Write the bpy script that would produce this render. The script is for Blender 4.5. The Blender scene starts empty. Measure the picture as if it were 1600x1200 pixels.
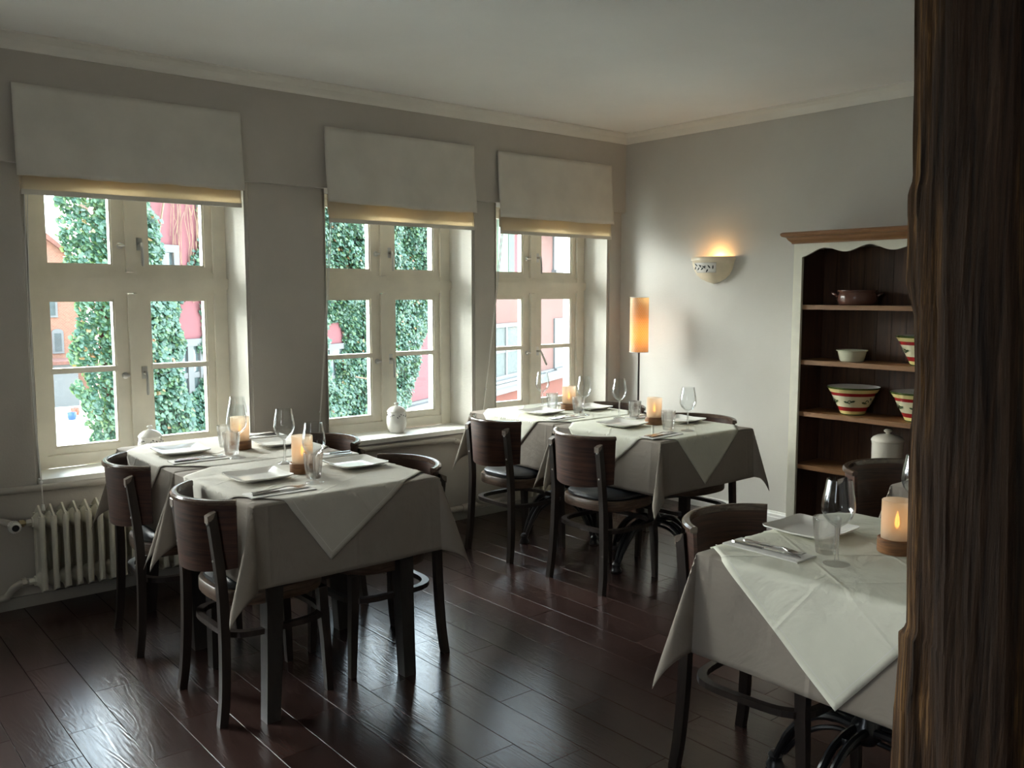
import bpy, bmesh, math, random
import numpy as np
from mathutils import Vector, Matrix, noise as mnoise

sc = bpy.context.scene
C = sc.collection
PI = math.pi
R = math.radians
rnd = random.Random(7)

# ------------------------------------------------------------------ camera
cam_d = bpy.data.cameras.new('camera')
cam_d.sensor_width = 36.0
cam_d.lens = 1394.4 / 1600 * 36.0
cam_d.clip_start = 0.05
cam_d.clip_end = 300
cam = bpy.data.objects.new('camera', cam_d)
C.objects.link(cam)
cam.location = (0, 0, 1.48)
yaw, pit = R(39.958), R(-5.808)
cam.rotation_euler = (PI / 2 + pit, 0, -yaw)
sc.camera = cam

# ------------------------------------------------------------------ world, exposure
SKY = 14.0
w = bpy.data.worlds.new('sky')
sc.world = w
w.use_nodes = True
nt = w.node_tree
nt.nodes.clear()
wo = nt.nodes.new('ShaderNodeOutputWorld')
bg = nt.nodes.new('ShaderNodeBackground')
tc = nt.nodes.new('ShaderNodeTexCoord')
sx = nt.nodes.new('ShaderNodeSeparateXYZ')
cr = nt.nodes.new('ShaderNodeValToRGB')
cr.color_ramp.elements[0].position = 0.0
cr.color_ramp.elements[0].color = (0.87, 0.94, 1.0, 1)
cr.color_ramp.elements[1].position = 0.9
cr.color_ramp.elements[1].color = (0.62, 0.80, 1.0, 1)
nt.links.new(tc.outputs['Generated'], sx.inputs[0])
nt.links.new(sx.outputs['Z'], cr.inputs[0])
nt.links.new(cr.outputs[0], bg.inputs['Color'])
bg.inputs['Strength'].default_value = SKY
nt.links.new(bg.outputs[0], wo.inputs[0])

# hazy sun behind thin cloud, over the roofs beyond the windows
sun_d = bpy.data.lights.new('hazy_sun', 'SUN')
sun_d.energy = 35.0
sun_d.angle = R(55)
sun_d.color = (1.0, 0.97, 0.92)
sun = bpy.data.objects.new('hazy_sun', sun_d)
C.objects.link(sun)
_az, _el = R(-20), R(26)          # azimuth from +Y towards +X, elevation
sun.rotation_euler = Vector((math.sin(_az) * math.cos(_el), math.cos(_az) * math.cos(_el), math.sin(_el))).to_track_quat('Z', 'Y').to_euler()

sc.view_settings.view_transform = 'Standard'
sc.view_settings.look = 'None'
sc.view_settings.gamma = 1.0
sc.view_settings.exposure = 0.1
sc.view_settings.use_curve_mapping = False
cy = sc.cycles
cy.use_denoising = True
cy.max_bounces = 12
cy.diffuse_bounces = 6
cy.glossy_bounces = 5
cy.transmission_bounces = 12
cy.transparent_max_bounces = 24
cy.sample_clamp_indirect = 6.0
cy.sample_clamp_direct = 0.0
cy.blur_glossy = 0.5

# ------------------------------------------------------------------ layout constants
WY = 4.63            # room face of the window wall
WX = 4.94            # room face of the right wall
CEIL = 2.63
WIN = [(0.965, 2.008), (2.497, 3.540), (3.752, 4.795)]      # openings along the window wall
WIN_OFF = [(-0.56, 0.483), (-2.09, -1.047)]                 # two more of the same pattern, unseen, added left of the frame for light
SIDE = [(0.50, 0.95)]                # unseen opening added in the side wall to let in fill light
SILL = 0.605
HEAD = 2.07

for (a, b) in WIN + WIN_OFF:      # sampling portals: they give no light of their own
    ld = bpy.data.lights.new('window_portal', 'AREA')
    ld.shape = 'RECTANGLE'
    ld.size = b - a
    ld.size_y = HEAD - SILL + 0.1
    ld.cycles.is_portal = True
    lo = bpy.data.objects.new('window_portal', ld)
    C.objects.link(lo)
    lo.location = ((a + b) / 2, 5.06, (SILL + HEAD) / 2)
    lo.rotation_euler = (R(-90), 0, 0)
for (a, b) in SIDE:
    ld = bpy.data.lights.new('window_portal', 'AREA')
    ld.shape = 'RECTANGLE'
    ld.size = 1.35
    ld.size_y = b - a
    ld.cycles.is_portal = True
    lo = bpy.data.objects.new('window_portal', ld)
    C.objects.link(lo)
    lo.location = (-2.91, (a + b) / 2, 1.575)
    lo.rotation_euler = (0, R(-90), 0)


# ================================================================== materials
class NT:
    def __init__(s, name):
        s.m = bpy.data.materials.new(name)
        s.m.use_nodes = True
        s.t = s.m.node_tree
        s.b = s.t.nodes['Principled BSDF']
        s.o = s.t.nodes['Material Output']

    def n(s, typ, **kw):
        nd = s.t.nodes.new(typ)
        for k, v in kw.items():
            if k.startswith('_'):
                setattr(nd, k[1:], v)
            else:
                key = int(k[1:]) if k[0] == 'i' and k[1:].isdigit() else k.replace('__', ' ')
                nd.inputs[key].default_value = v
        return nd

    def l(s, a, b):
        s.t.links.new(a, b)

    def coord(s, scale=(1, 1, 1), kind='Object', rand=0.0):
        t = s.n('ShaderNodeTexCoord')
        mp = s.n('ShaderNodeMapping')
        mp.inputs['Scale'].default_value = scale
        if rand:
            oi = s.n('ShaderNodeObjectInfo')
            mu = s.n('ShaderNodeVectorMath', _operation='SCALE')
            cv = s.n('ShaderNodeCombineXYZ')
            mm = s.n('ShaderNodeMath', _operation='MULTIPLY')
            mm.inputs[1].default_value = 7.31
            s.l(oi.outputs['Random'], mm.inputs[0])
            s.l(oi.outputs['Random'], cv.inputs[0])
            s.l(mm.outputs[0], cv.inputs[1])
            s.l(oi.outputs['Random'], cv.inputs[2])
            s.l(cv.outputs[0], mu.inputs[0])
            mu.inputs['Scale'].default_value = rand
            ad = s.n('ShaderNodeVectorMath', _operation='ADD')
            s.l(t.outputs[kind], ad.inputs[0])
            s.l(mu.outputs[0], ad.inputs[1])
            s.l(ad.outputs[0], mp.inputs['Vector'])
        else:
            s.l(t.outputs[kind], mp.inputs['Vector'])
        return mp.outputs[0]

    def noise(s, vec, scale=5, detail=4, rough=0.55, dist=0.0):
        nd = s.n('ShaderNodeTexNoise', Scale=scale, Detail=detail, Roughness=rough, Distortion=dist)
        s.l(vec, nd.inputs['Vector'])
        return nd.outputs['Fac']

    def ramp(s, fac, stops):
        r = s.n('ShaderNodeValToRGB')
        el = r.color_ramp.elements
        while len(el) < len(stops):
            el.new(0.5)
        for e, (p, c) in zip(el, stops):
            e.position = p
            e.color = (*c, 1) if len(c) == 3 else c
        s.l(fac, r.inputs[0])
        return r.outputs[0]

    def bump(s, h, strength=0.3, dist=0.002, prev=None):
        b = s.n('ShaderNodeBump', Strength=strength, Distance=dist)
        s.l(h, b.inputs['Height'])
        if prev is not None:
            s.l(prev, b.inputs['Normal'])
        s.l(b.outputs[0], s.b.inputs['Normal'])
        return b.outputs[0]

    def math(s, op, a, b=0.0):
        m = s.n('ShaderNodeMath', _operation=op)
        if isinstance(a, (int, float)):
            m.inputs[0].default_value = a
        else:
            s.l(a, m.inputs[0])
        if isinstance(b, (int, float)):
            m.inputs[1].default_value = b
        else:
            s.l(b, m.inputs[1])
        return m.outputs[0]

    def set(s, **kw):
        for k, v in kw.items():
            s.b.inputs[k.replace('__', ' ')].default_value = v


def plain(name, col, rough=0.5, var=0.08, scale=8, bump=0.0, bscale=60, metal=0.0, spec=0.5, rand=0.0):
    m = NT(name)
    v = m.coord(rand=rand)
    f = m.noise(v, scale, 5)
    lo = tuple(max(0, c * (1 - var)) for c in col)
    hi = tuple(min(1, c * (1 + var)) for c in col)
    m.l(m.ramp(f, [(0.3, lo), (0.7, hi)]), m.b.inputs['Base Color'])
    m.set(Roughness=rough, Metallic=metal)
    m.b.inputs['Specular IOR Level'].default_value = spec
    if bump:
        m.bump(m.noise(v, bscale, 5), bump, 0.003)
    return m.m


def wood(name, dark, light, rough=0.35, stretch=(14, 14, 1.2), scale=3, bump=0.15, rand=3.0, spec=0.5):
    m = NT(name)
    v = m.coord(stretch, rand=rand)
    f = m.noise(v, scale, 7, 0.62, 0.6)
    m.l(m.ramp(f, [(0.28, dark), (0.72, light)]), m.b.inputs['Base Color'])
    m.set(Roughness=rough)
    m.b.inputs['Specular IOR Level'].default_value = spec
    if bump:
        m.bump(f, bump, 0.002)
    return m.m


def fabric(name, col, trans=0.0, var=0.06, weave=900, fold=0.0, rough=0.9, tcol=None, crease=0.0):
    m = NT(name)
    v = m.coord()
    f = m.noise(v, 5, 4)
    g = m.noise(m.coord((1, 1, 1)), weave, 2)
    lo = tuple(c * (1 - var) for c in col)
    hi = tuple(min(1, c * (1 + var)) for c in col)
    m.l(m.ramp(f, [(0.3, lo), (0.7, hi)]), m.b.inputs['Base Color'])
    m.set(Roughness=rough)
    m.b.inputs['Specular IOR Level'].default_value = 0.15
    pv = m.bump(g, 0.12, 0.001)
    if fold:
        h = m.noise(m.coord((1, 1, 1)), 5, 4, 0.55, 1.2)
        pv = m.bump(h, fold, 0.03, pv)
    if crease:
        t = m.n('ShaderNodeUVMap')
        sp = m.n('ShaderNodeSeparateXYZ')
        m.l(t.outputs[0], sp.inputs[0])
        tot = None
        for ax in ('X', 'Y'):
            for (p, a) in ((0.5, 1.0), (0.25, 0.5), (0.75, 0.5)):
                d = m.math('ABSOLUTE', m.math('SUBTRACT', sp.outputs[ax], p))
                r_ = m.math('MULTIPLY', m.math('MAXIMUM', m.math('SUBTRACT', 1.0, m.math('DIVIDE', d, 0.009)), 0.0), a)
                tot = r_ if tot is None else m.math('ADD', tot, r_)
        m.bump(tot, crease, 0.004, pv)
    if trans:
        tl = m.n('ShaderNodeBsdfTranslucent')
        tl.inputs['Color'].default_value = (*(tcol or col), 1)
        mx = m.n('ShaderNodeMixShader')
        mx.inputs[0].default_value = trans
        m.l(m.b.outputs[0], mx.inputs[1])
        m.l(tl.outputs[0], mx.inputs[2])
        m.l(mx.outputs[0], m.o.inputs['Surface'])
    return m.m


M = {}
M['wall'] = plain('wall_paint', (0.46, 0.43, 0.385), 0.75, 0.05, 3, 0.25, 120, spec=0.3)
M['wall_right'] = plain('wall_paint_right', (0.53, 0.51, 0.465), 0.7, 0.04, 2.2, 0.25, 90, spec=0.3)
M['reveal'] = plain('reveal_plaster', (0.60, 0.575, 0.51), 0.75, 0.05, 4, 0.5, 70, spec=0.3)
M['ceiling'] = plain('ceiling_paint', (0.88, 0.88, 0.86), 0.85, 0.03, 1.6, 0.25, 90, spec=0.2)
M['cove'] = plain('cove_paint', (0.76, 0.74, 0.68), 0.7, 0.03, 4, spec=0.3)
M['frame'] = plain('window_paint', (0.76, 0.71, 0.60), 0.42, 0.07, 6, 0.12, 30)
M['outer'] = plain('outer_window_paint', (0.34, 0.34, 0.325), 0.5, 0.04, 6)
M['sill'] = plain('sill_paint', (0.74, 0.73, 0.68), 0.33, 0.06, 9, 0.1, 40)
M['pipe'] = plain('pipe_paint', (0.44, 0.41, 0.36), 0.4, 0.05, 10)
M['radiator'] = plain('radiator_enamel', (0.66, 0.63, 0.53), 0.35, 0.06, 10)
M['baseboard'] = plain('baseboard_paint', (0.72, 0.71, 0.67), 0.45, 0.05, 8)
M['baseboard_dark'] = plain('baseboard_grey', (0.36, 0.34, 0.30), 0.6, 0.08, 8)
M['steel'] = plain('brushed_steel', (0.62, 0.62, 0.60), 0.28, 0.05, 20, metal=1.0)
M['cutlery'] = plain('cutlery_steel', (0.55, 0.54, 0.53), 0.18, 0.05, 20, metal=1.0)
M['iron'] = plain('black_cast_iron', (0.012, 0.012, 0.013), 0.28, 0.2, 20, 0.1, 60)
M['brass_dull'] = plain('dull_brass', (0.45, 0.36, 0.2), 0.4, 0.1, 20, metal=1.0)
M['chair_frame'] = wood('dark_stained_frame', (0.010, 0.0065, 0.005), (0.028, 0.017, 0.012), 0.44, (10, 10, 1.5), 6, 0.2)
M['chair_back'] = wood('dark_plywood_back', (0.012, 0.0055, 0.004), (0.085, 0.034, 0.020), 0.45, (1.2, 1.2, 24), 3.4, 0.3, spec=0.35)
M['chair_rim'] = wood('worn_back_rim', (0.05, 0.030, 0.021), (0.13, 0.088, 0.065), 0.20, (6, 6, 20), 4, 0.12)
M['seat_rim'] = wood('worn_seat_rim', (0.03, 0.016, 0.01), (0.16, 0.10, 0.065), 0.45, (3, 3, 26), 5, 0.3)
M['worn_tip'] = wood('worn_leg_end', (0.10, 0.075, 0.058), (0.26, 0.21, 0.17), 0.4, (8, 8, 8), 5, 0.2)
M['table_leg'] = wood('black_table_wood', (0.008, 0.006, 0.0055), (0.022, 0.016, 0.013), 0.4, (10, 10, 1.5), 6, 0.2)
M['vinyl'] = plain('black_vinyl', (0.016, 0.018, 0.021), 0.32, 0.1, 20, 0.15, 260)
M['cloth'] = fabric('taupe_tablecloth', (0.265, 0.23, 0.195), fold=0.30, crease=0.55)
M['overlay'] = fabric('pale_overlay', (0.56, 0.53, 0.465), fold=0.30, crease=0.55)
M['overlay_green'] = fabric('pale_green_overlay', (0.70, 0.69, 0.585), fold=0.30, crease=0.55)
M['napkin'] = fabric('paper_napkin', (0.74, 0.72, 0.68))
M['blind'] = fabric('linen_blind', (0.66, 0.635, 0.575), 0.10, 0.07, 420, 0.10, tcol=(0.80, 0.70, 0.52))
M['blind_fold'] = fabric('linen_blind_fold', (0.66, 0.62, 0.53), 0.50, 0.07, 420, 0.08, tcol=(0.92, 0.80, 0.60))
M['cord'] = plain('white_cord', (0.75, 0.74, 0.70), 0.6)
M['bead'] = plain('clear_bead', (0.8, 0.8, 0.78), 0.2)
M['china'] = plain('white_china', (0.80, 0.78, 0.73), 0.12, 0.02, 5)
M['cream_china'] = plain('cream_glaze', (0.76, 0.71, 0.60), 0.2, 0.04, 9)
M['pale_green_china'] = plain('pale_celadon_glaze', (0.62, 0.62, 0.46), 0.22, 0.05, 9)
M['brown_china'] = plain('brown_glaze', (0.12, 0.055, 0.04), 0.18, 0.2, 7)
M['ink'] = plain('dark_glaze_ink', (0.02, 0.022, 0.02), 0.3)
M['leaf_ink'] = plain('green_glaze_ink', (0.05, 0.08, 0.03), 0.3)
M['cab_white'] = plain('cream_cabinet_paint', (0.70, 0.67, 0.55), 0.45, 0.06, 12, 0.1, 30)
M['cab_pine'] = wood('pine_stain', (0.19, 0.085, 0.032), (0.36, 0.18, 0.075), 0.4, (1.2, 1.2, 18), 3, 0.12)
M['cab_pine_y'] = wood('pine_stain_shelf', (0.17, 0.08, 0.032), (0.33, 0.17, 0.075), 0.42, (18, 1.2, 18), 3, 0.12)
M['cab_inner'] = wood('brown_inner_plank', (0.036, 0.015, 0.006), (0.095, 0.042, 0.017), 0.5, (14, 14, 1.2), 3, 0.15)
M['candle_wood'] = wood('acacia_holder', (0.11, 0.045, 0.018), (0.30, 0.135, 0.05), 0.4, (4, 4, 26), 4, 0.1)
M['terracotta'] = plain('cream_stoneware', (0.72, 0.62, 0.46), 0.35, 0.06, 14)
M['black_metal'] = plain('black_metal', (0.03, 0.018, 0.016), 0.35)
M['rubber'] = plain('black_rubber', (0.02, 0.02, 0.02), 0.5)
M['valve_white'] = plain('valve_plastic', (0.72, 0.71, 0.66), 0.4)
M['red_wall'] = None


def striped(name, zs):
    """glaze painted in horizontal rings: zs = [(z, colour), ...] upwards, local z"""
    m = NT(name)
    t = m.n('ShaderNodeTexCoord')
    sp = m.n('ShaderNodeSeparateXYZ')
    m.l(t.outputs['Object'], sp.inputs[0])
    zmax = zs[-1][0]
    f = m.math('DIVIDE', sp.outputs['Z'], zmax)
    r = m.n('ShaderNodeValToRGB')
    r.color_ramp.interpolation = 'CONSTANT'
    el = r.color_ramp.elements
    while len(el) < len(zs) - 1:
        el.new(0.5)
    for e, (z, c) in zip(el, zs[:-1]):
        e.position = z / zmax
        e.color = (*c, 1)
    m.l(f, r.inputs[0])
    m.l(r.outputs[0], m.b.inputs['Base Color'])
    m.set(Roughness=0.15)
    return m.m


CRM = (0.74, 0.68, 0.45)
M['striped'] = striped('hand_painted_glaze', [(0, (0.10, 0.13, 0.03)), (0.006, (0.72, 0.60, 0.24)), (0.024, (0.32, 0.02, 0.02)), (0.048, CRM),
                                             (0.112, (0.32, 0.02, 0.02)), (0.130, (0.72, 0.60, 0.26)), (0.150, (0.06, 0.09, 0.02)), (0.162, CRM)])


def glass_mat():
    m = NT('clear_glass')
    m.set(Roughness=0.0, IOR=1.46)
    m.b.inputs['Transmission Weight'].default_value = 1.0
    m.b.inputs['Base Color'].default_value = (0.98, 0.99, 0.99, 1)
    tr = m.n('ShaderNodeBsdfTransparent')
    mx = m.n('ShaderNodeMixShader')
    mx.inputs[0].default_value = 0.58
    m.l(m.b.outputs[0], mx.inputs[1])
    m.l(tr.outputs[0], mx.inputs[2])
    m.l(mx.outputs[0], m.o.inputs['Surface'])
    return m.m


def pane_mat(tint=(0.93, 0.96, 0.95)):
    m = NT('window_glass')
    tr = m.n('ShaderNodeBsdfTransparent')
    tr.inputs[0].default_value = (*tint, 1)
    gl = m.n('ShaderNodeBsdfGlossy', Roughness=0.02)
    fr = m.n('ShaderNodeFresnel', IOR=1.3)
    mx = m.n('ShaderNodeMixShader')
    m.l(fr.outputs[0], mx.inputs[0])
    m.l(tr.outputs[0], mx.inputs[1])
    m.l(gl.outputs[0], mx.inputs[2])
    m.l(mx.outputs[0], m.o.inputs['Surface'])
    return m.m


M['glass'] = glass_mat()


def thin_glass():
    m = NT('thin_wine_glass')
    tr = m.n('ShaderNodeBsdfTransparent')
    tr.inputs[0].default_value = (0.975, 0.985, 0.985, 1)
    gl = m.n('ShaderNodeBsdfGlossy', Roughness=0.015)
    lw = m.n('ShaderNodeLayerWeight', Blend=0.5)
    mx = m.n('ShaderNodeMixShader')
    m.l(m.math('ADD', m.math('MULTIPLY', m.math('POWER', lw.outputs['Facing'], 2.2), 0.80), 0.03), mx.inputs[0])
    m.l(tr.outputs[0], mx.inputs[1])
    m.l(gl.outputs[0], mx.inputs[2])
    m.l(mx.outputs[0], m.o.inputs['Surface'])
    return m.m


M['thin_glass'] = thin_glass()
M['pane'] = pane_mat()


def frosted():
    m = NT('frosted_amber_glass')
    tl = m.n('ShaderNodeBsdfTranslucent')
    tl.inputs[0].default_value = (0.88, 0.80, 0.69, 1)
    tr = m.n('ShaderNodeBsdfTransparent')
    tr.inputs[0].default_value = (0.97, 0.93, 0.87, 1)
    m.set(Roughness=0.35)
    m.b.inputs['Base Color'].default_value = (0.66, 0.58, 0.48, 1)
    a = m.n('ShaderNodeMixShader')
    a.inputs[0].default_value = 0.55
    m.l(m.b.outputs[0], a.inputs[1])
    m.l(tl.outputs[0], a.inputs[2])
    b = m.n('ShaderNodeMixShader')
    b.inputs[0].default_value = 0.45
    m.l(a.outputs[0], b.inputs[1])
    m.l(tr.outputs[0], b.inputs[2])
    m.l(b.outputs[0], m.o.inputs['Surface'])
    return m.m


M['frosted'] = frosted()


def emit(name, col, s):
    m = NT(name)
    e = m.n('ShaderNodeEmission')
    e.inputs[0].default_value = (*col, 1)
    e.inputs[1].default_value = s
    m.l(e.outputs[0], m.o.inputs['Surface'])
    return m.m


M['flame'] = emit('led_flame', (1.0, 0.42, 0.07), 7)
M['bulb'] = emit('lamp_bulb', (1.0, 0.50, 0.15), 14)


def shade_mat():
    m = NT('perforated_shade_paper')
    t = m.n('ShaderNodeTexCoord')
    sp = m.n('ShaderNodeSeparateXYZ')
    m.l(t.outputs['UV'], sp.inputs[0])
    # honeycomb punched dots
    u = m.math('MULTIPLY', sp.outputs['X'], 26.0)
    v = m.math('MULTIPLY', sp.outputs['Y'], 32.0)
    row = m.math('FLOOR', v)
    odd = m.math('MULTIPLY', m.math('MODULO', row, 2.0), 0.5)
    fu = m.math('SUBTRACT', m.math('FRACT', m.math('ADD', u, odd)), 0.5)
    fv = m.math('SUBTRACT', m.math('FRACT', v), 0.5)
    d = m.math('SQRT', m.math('ADD', m.math('MULTIPLY', fu, fu), m.math('MULTIPLY', fv, fv)))
    hole = m.math('LESS_THAN', d, 0.30)
    m.l(m.ramp(hole, [(0.0, (0.72, 0.58, 0.42)), (1.0, (0.40, 0.25, 0.14))]), m.b.inputs['Base Color'])
    m.set(Roughness=0.7)
    tl = m.n('ShaderNodeBsdfTranslucent')
    m.l(m.ramp(hole, [(0.0, (0.80, 0.42, 0.17)), (1.0, (0.98, 0.62, 0.2))]), tl.inputs[0])
    mx = m.n('ShaderNodeMixShader')
    m.l(m.math('ADD', m.math('MULTIPLY', hole, 0.40), 0.22), mx.inputs[0])
    m.l(m.b.outputs[0], mx.inputs[1])
    m.l(tl.outputs[0], mx.inputs[2])
    m.l(mx.outputs[0], m.o.inputs['Surface'])
    m.bump(d, 0.3, 0.002)
    return m.m


M['shade'] = shade_mat()


def floor_mat():
    m = NT('dark_laminate')
    v = m.coord((5.5, 0.9, 1), rand=9.0)
    f = m.noise(v, 1.6, 3, 0.5, 0.35)
    ring = m.math('SINE', m.math('MULTIPLY', f, 95.0))
    mask = m.noise(m.coord((3, 0.8, 1), rand=5.0), 1.3, 2)
    grain = m.noise(m.coord((90, 4, 1), rand=4.0), 2.0, 5, 0.6)
    h = m.math('ADD', m.math('MULTIPLY', ring, m.math('POWER', mask, 2.0)), m.math('MULTIPLY', grain, 1.1))
    tone = m.n('ShaderNodeObjectInfo')
    big = m.noise(m.coord((2.5, 1.2, 1), rand=6.0), 3, 4)
    mixv = m.math('ADD', m.math('MULTIPLY', tone.outputs['Random'], 0.35), m.math('MULTIPLY', big, 0.75))
    m.l(m.ramp(mixv, [(0.25, (0.022, 0.0115, 0.010)), (0.85, (0.058, 0.031, 0.026))]), m.b.inputs['Base Color'])
    rr = m.ramp(grain, [(0.2, (0.17, 0.17, 0.17)), (0.8, (0.27, 0.27, 0.27))])
    m.l(rr, m.b.inputs['Roughness'])
    m.b.inputs['Specular IOR Level'].default_value = 0.5
    m.bump(h, 0.30, 0.0009)
    return m.m


M['floor'] = floor_mat()
M['joint'] = plain('joint_dark', (0.012, 0.007, 0.006), 0.6)


def post_mat():
    m = NT('weathered_oak')
    v = m.coord((22, 22, 1.3))
    f = m.noise(v, 2.2, 8, 0.65, 0.8)
    g = m.noise(m.coord((70, 70, 2.5)), 2.0, 6, 0.65, 0.3)
    s = m.math('ADD', m.math('MULTIPLY', f, 0.6), m.math('MULTIPLY', g, 0.4))
    base = m.ramp(s, [(0.36, (0.008, 0.0045, 0.003)), (0.56, (0.034, 0.018, 0.010)), (0.74, (0.085, 0.046, 0.024))])
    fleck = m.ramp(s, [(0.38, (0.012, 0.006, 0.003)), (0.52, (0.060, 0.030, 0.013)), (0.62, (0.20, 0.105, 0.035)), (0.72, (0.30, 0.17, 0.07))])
    tx = m.n('ShaderNodeTexCoord')
    sp = m.n('ShaderNodeSeparateXYZ')
    m.l(tx.outputs['Object'], sp.inputs[0])
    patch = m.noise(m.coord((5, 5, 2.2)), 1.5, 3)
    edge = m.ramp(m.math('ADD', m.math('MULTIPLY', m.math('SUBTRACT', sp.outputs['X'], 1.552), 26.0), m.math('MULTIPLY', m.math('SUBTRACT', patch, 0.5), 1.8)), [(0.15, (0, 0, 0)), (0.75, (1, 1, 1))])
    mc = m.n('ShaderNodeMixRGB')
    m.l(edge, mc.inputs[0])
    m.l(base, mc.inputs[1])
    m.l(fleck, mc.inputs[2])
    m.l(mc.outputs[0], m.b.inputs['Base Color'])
    m.set(Roughness=0.7)
    m.b.inputs['Specular IOR Level'].default_value = 0.12
    pv = m.bump(f, 0.7, 0.012)
    m.bump(g, 0.5, 0.004, pv)
    return m.m


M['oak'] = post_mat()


def ivy_mat():
    m = NT('ivy_leaf')
    g = m.n('ShaderNodeNewGeometry')
    m.l(m.ramp(g.outputs['Random Per Island'], [(0.0, (0.024, 0.060, 0.042)), (0.50, (0.042, 0.094, 0.062)), (0.80, (0.068, 0.130, 0.072)),
                                              (0.985, (0.10, 0.16, 0.06)), (0.993, (0.18, 0.12, 0.05)), (1.0, (0.22, 0.09, 0.04))]), m.b.inputs['Base Color'])
    m.set(Roughness=0.38)
    m.b.inputs['Specular IOR Level'].default_value = 0.5
    tl = m.n('ShaderNodeBsdfTranslucent')
    tl.inputs[0].default_value = (0.07, 0.13, 0.03, 1)
    mx = m.n('ShaderNodeMixShader')
    mx.inputs[0].default_value = 0.25
    m.l(m.b.outputs[0], mx.inputs[1])
    m.l(tl.outputs[0], mx.inputs[2])
    m.l(mx.outputs[0], m.o.inputs['Surface'])
    return m.m


M['ivy'] = ivy_mat()
M['vine'] = plain('dry_vine', (0.16, 0.10, 0.06), 0.8, 0.3, 10)
M['facade'] = plain('red_render', (0.142, 0.055, 0.058), 0.85, 0.10, 0.6, 0.2, 30, spec=0.2)
M['facade_salmon'] = plain('salmon_render', (0.125, 0.066, 0.055), 0.85, 0.10, 0.8, 0.2, 30, spec=0.2)
M['facade_base'] = plain('brick_red_base', (0.13, 0.042, 0.029), 0.85, 0.12, 1.0, 0.2, 30, spec=0.2)
M['white_trim'] = plain('white_trim', (0.085, 0.085, 0.083), 0.6, 0.05, 3)
M['far_glass'] = plain('far_window_glass', (0.05, 0.065, 0.065), 0.06, 0.2, 3, spec=0.8)
M['curtain'] = plain('net_curtain', (0.065, 0.072, 0.065), 0.8, 0.25, 14)
M['green_shutter'] = plain('green_board', (0.04, 0.085, 0.055), 0.6, 0.1, 4)
M['pale_green_shutter'] = plain('pale_green_board', (0.15, 0.21, 0.15), 0.6, 0.06, 4)
M['roof_tile'] = plain('roof_tile', (0.1080, 0.0405, 0.0270), 0.8, 0.2, 6)
M['ground'] = plain('pale_sandy_ground', (0.55, 0.51, 0.42), 0.95, 0.15, 0.4)
M['blue_plastic'] = plain('blue_plastic', (0.02, 0.06, 0.16), 0.4)
M['red_plastic'] = plain('orange_red_plastic', (0.28, 0.05, 0.025), 0.4)


def brick_mat():
    m = NT('orange_brickwork')
    t = m.n('ShaderNodeTexCoord')
    b = m.n('ShaderNodeTexBrick', Scale=4.0)
    b.inputs['Color1'].default_value = (0.14, 0.05, 0.027, 1)
    b.inputs['Color2'].default_value = (0.18, 0.072, 0.04, 1)
    b.inputs['Mortar'].default_value = (0.13, 0.11, 0.09, 1)
    mp = m.n('ShaderNodeMapping')
    mp.inputs['Rotation'].default_value = (R(90), 0, 0)
    m.l(t.outputs['Object'], mp.inputs[0])
    m.l(mp.outputs[0], b.inputs['Vector'])
    m.l(b.outputs['Color'], m.b.inputs['Base Color'])
    m.set(Roughness=0.85)
    return m.m


M['brick'] = brick_mat()


# ================================================================== mesh helpers
def link(name, me, mat, parent=None, smooth=False):
    o = bpy.data.objects.new(name, me)
    C.objects.link(o)
    if mat is not None:
        me.materials.append(mat)
    if smooth:
        me.polygons.foreach_set('use_smooth', [True] * len(me.polygons))
    if parent is not None:
        o.parent = parent
    return o


def obj(name, bm, mat, parent=None, smooth=False, bevel=0.0, seg=2, ang=35):
    if bevel:
        es = [e for e in bm.edges if len(e.link_faces) == 2 and e.calc_face_angle(0) > R(ang)]
        if es:
            bmesh.ops.bevel(bm, geom=es, offset=bevel, segments=seg, affect='EDGES', profile=0.6, clamp_overlap=True)
    bmesh.ops.recalc_face_normals(bm, faces=bm.faces)
    me = bpy.data.meshes.new(name)
    bm.to_mesh(me)
    bm.free()
    o = link(name, me, mat, parent, smooth)
    if smooth:
        for e in me.edges:
            pass
        try:
            me.set_sharp_from_angle(angle=R(40))
        except Exception:
            pass
    return o


def empty(name, loc, rz=0.0):
    o = bpy.data.objects.new(name, None)
    C.objects.link(o)
    o.location = loc
    o.rotation_euler = (0, 0, rz)
    o.empty_display_size = 0.05
    return o


def tag(o, label, cat, group=None, kind=None):
    o['label'] = label
    o['category'] = cat
    if group:
        o['group'] = group
    if kind:
        o['kind'] = kind
    return o


def struct(o):
    o['kind'] = 'structure'
    return o


def dup(root, loc, rz, label=None):
    r = root.copy()
    C.objects.link(r)
    r.location = loc
    r.rotation_euler = (0, 0, rz)
    if label:
        r['label'] = label
    for ch in list(root.children):
        c = ch.copy()
        C.objects.link(c)
        c.parent = r
        for g in list(ch.children):
            d = g.copy()
            C.objects.link(d)
            d.parent = c
    return r


def box(bm, x0, x1, y0, y1, z0, z1):
    vs = [bm.verts.new((x, y, z)) for z in (z0, z1) for (x, y) in ((x0, y0), (x1, y0), (x1, y1), (x0, y1))]
    for f in ((3, 2, 1, 0), (4, 5, 6, 7), (0, 1, 5, 4), (1, 2, 6, 5), (2, 3, 7, 6), (3, 0, 4, 7)):
        bm.faces.new([vs[i] for i in f])
    return bm


def B(*a):
    bm = bmesh.new()
    return box(bm, *a) if a else bm


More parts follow.
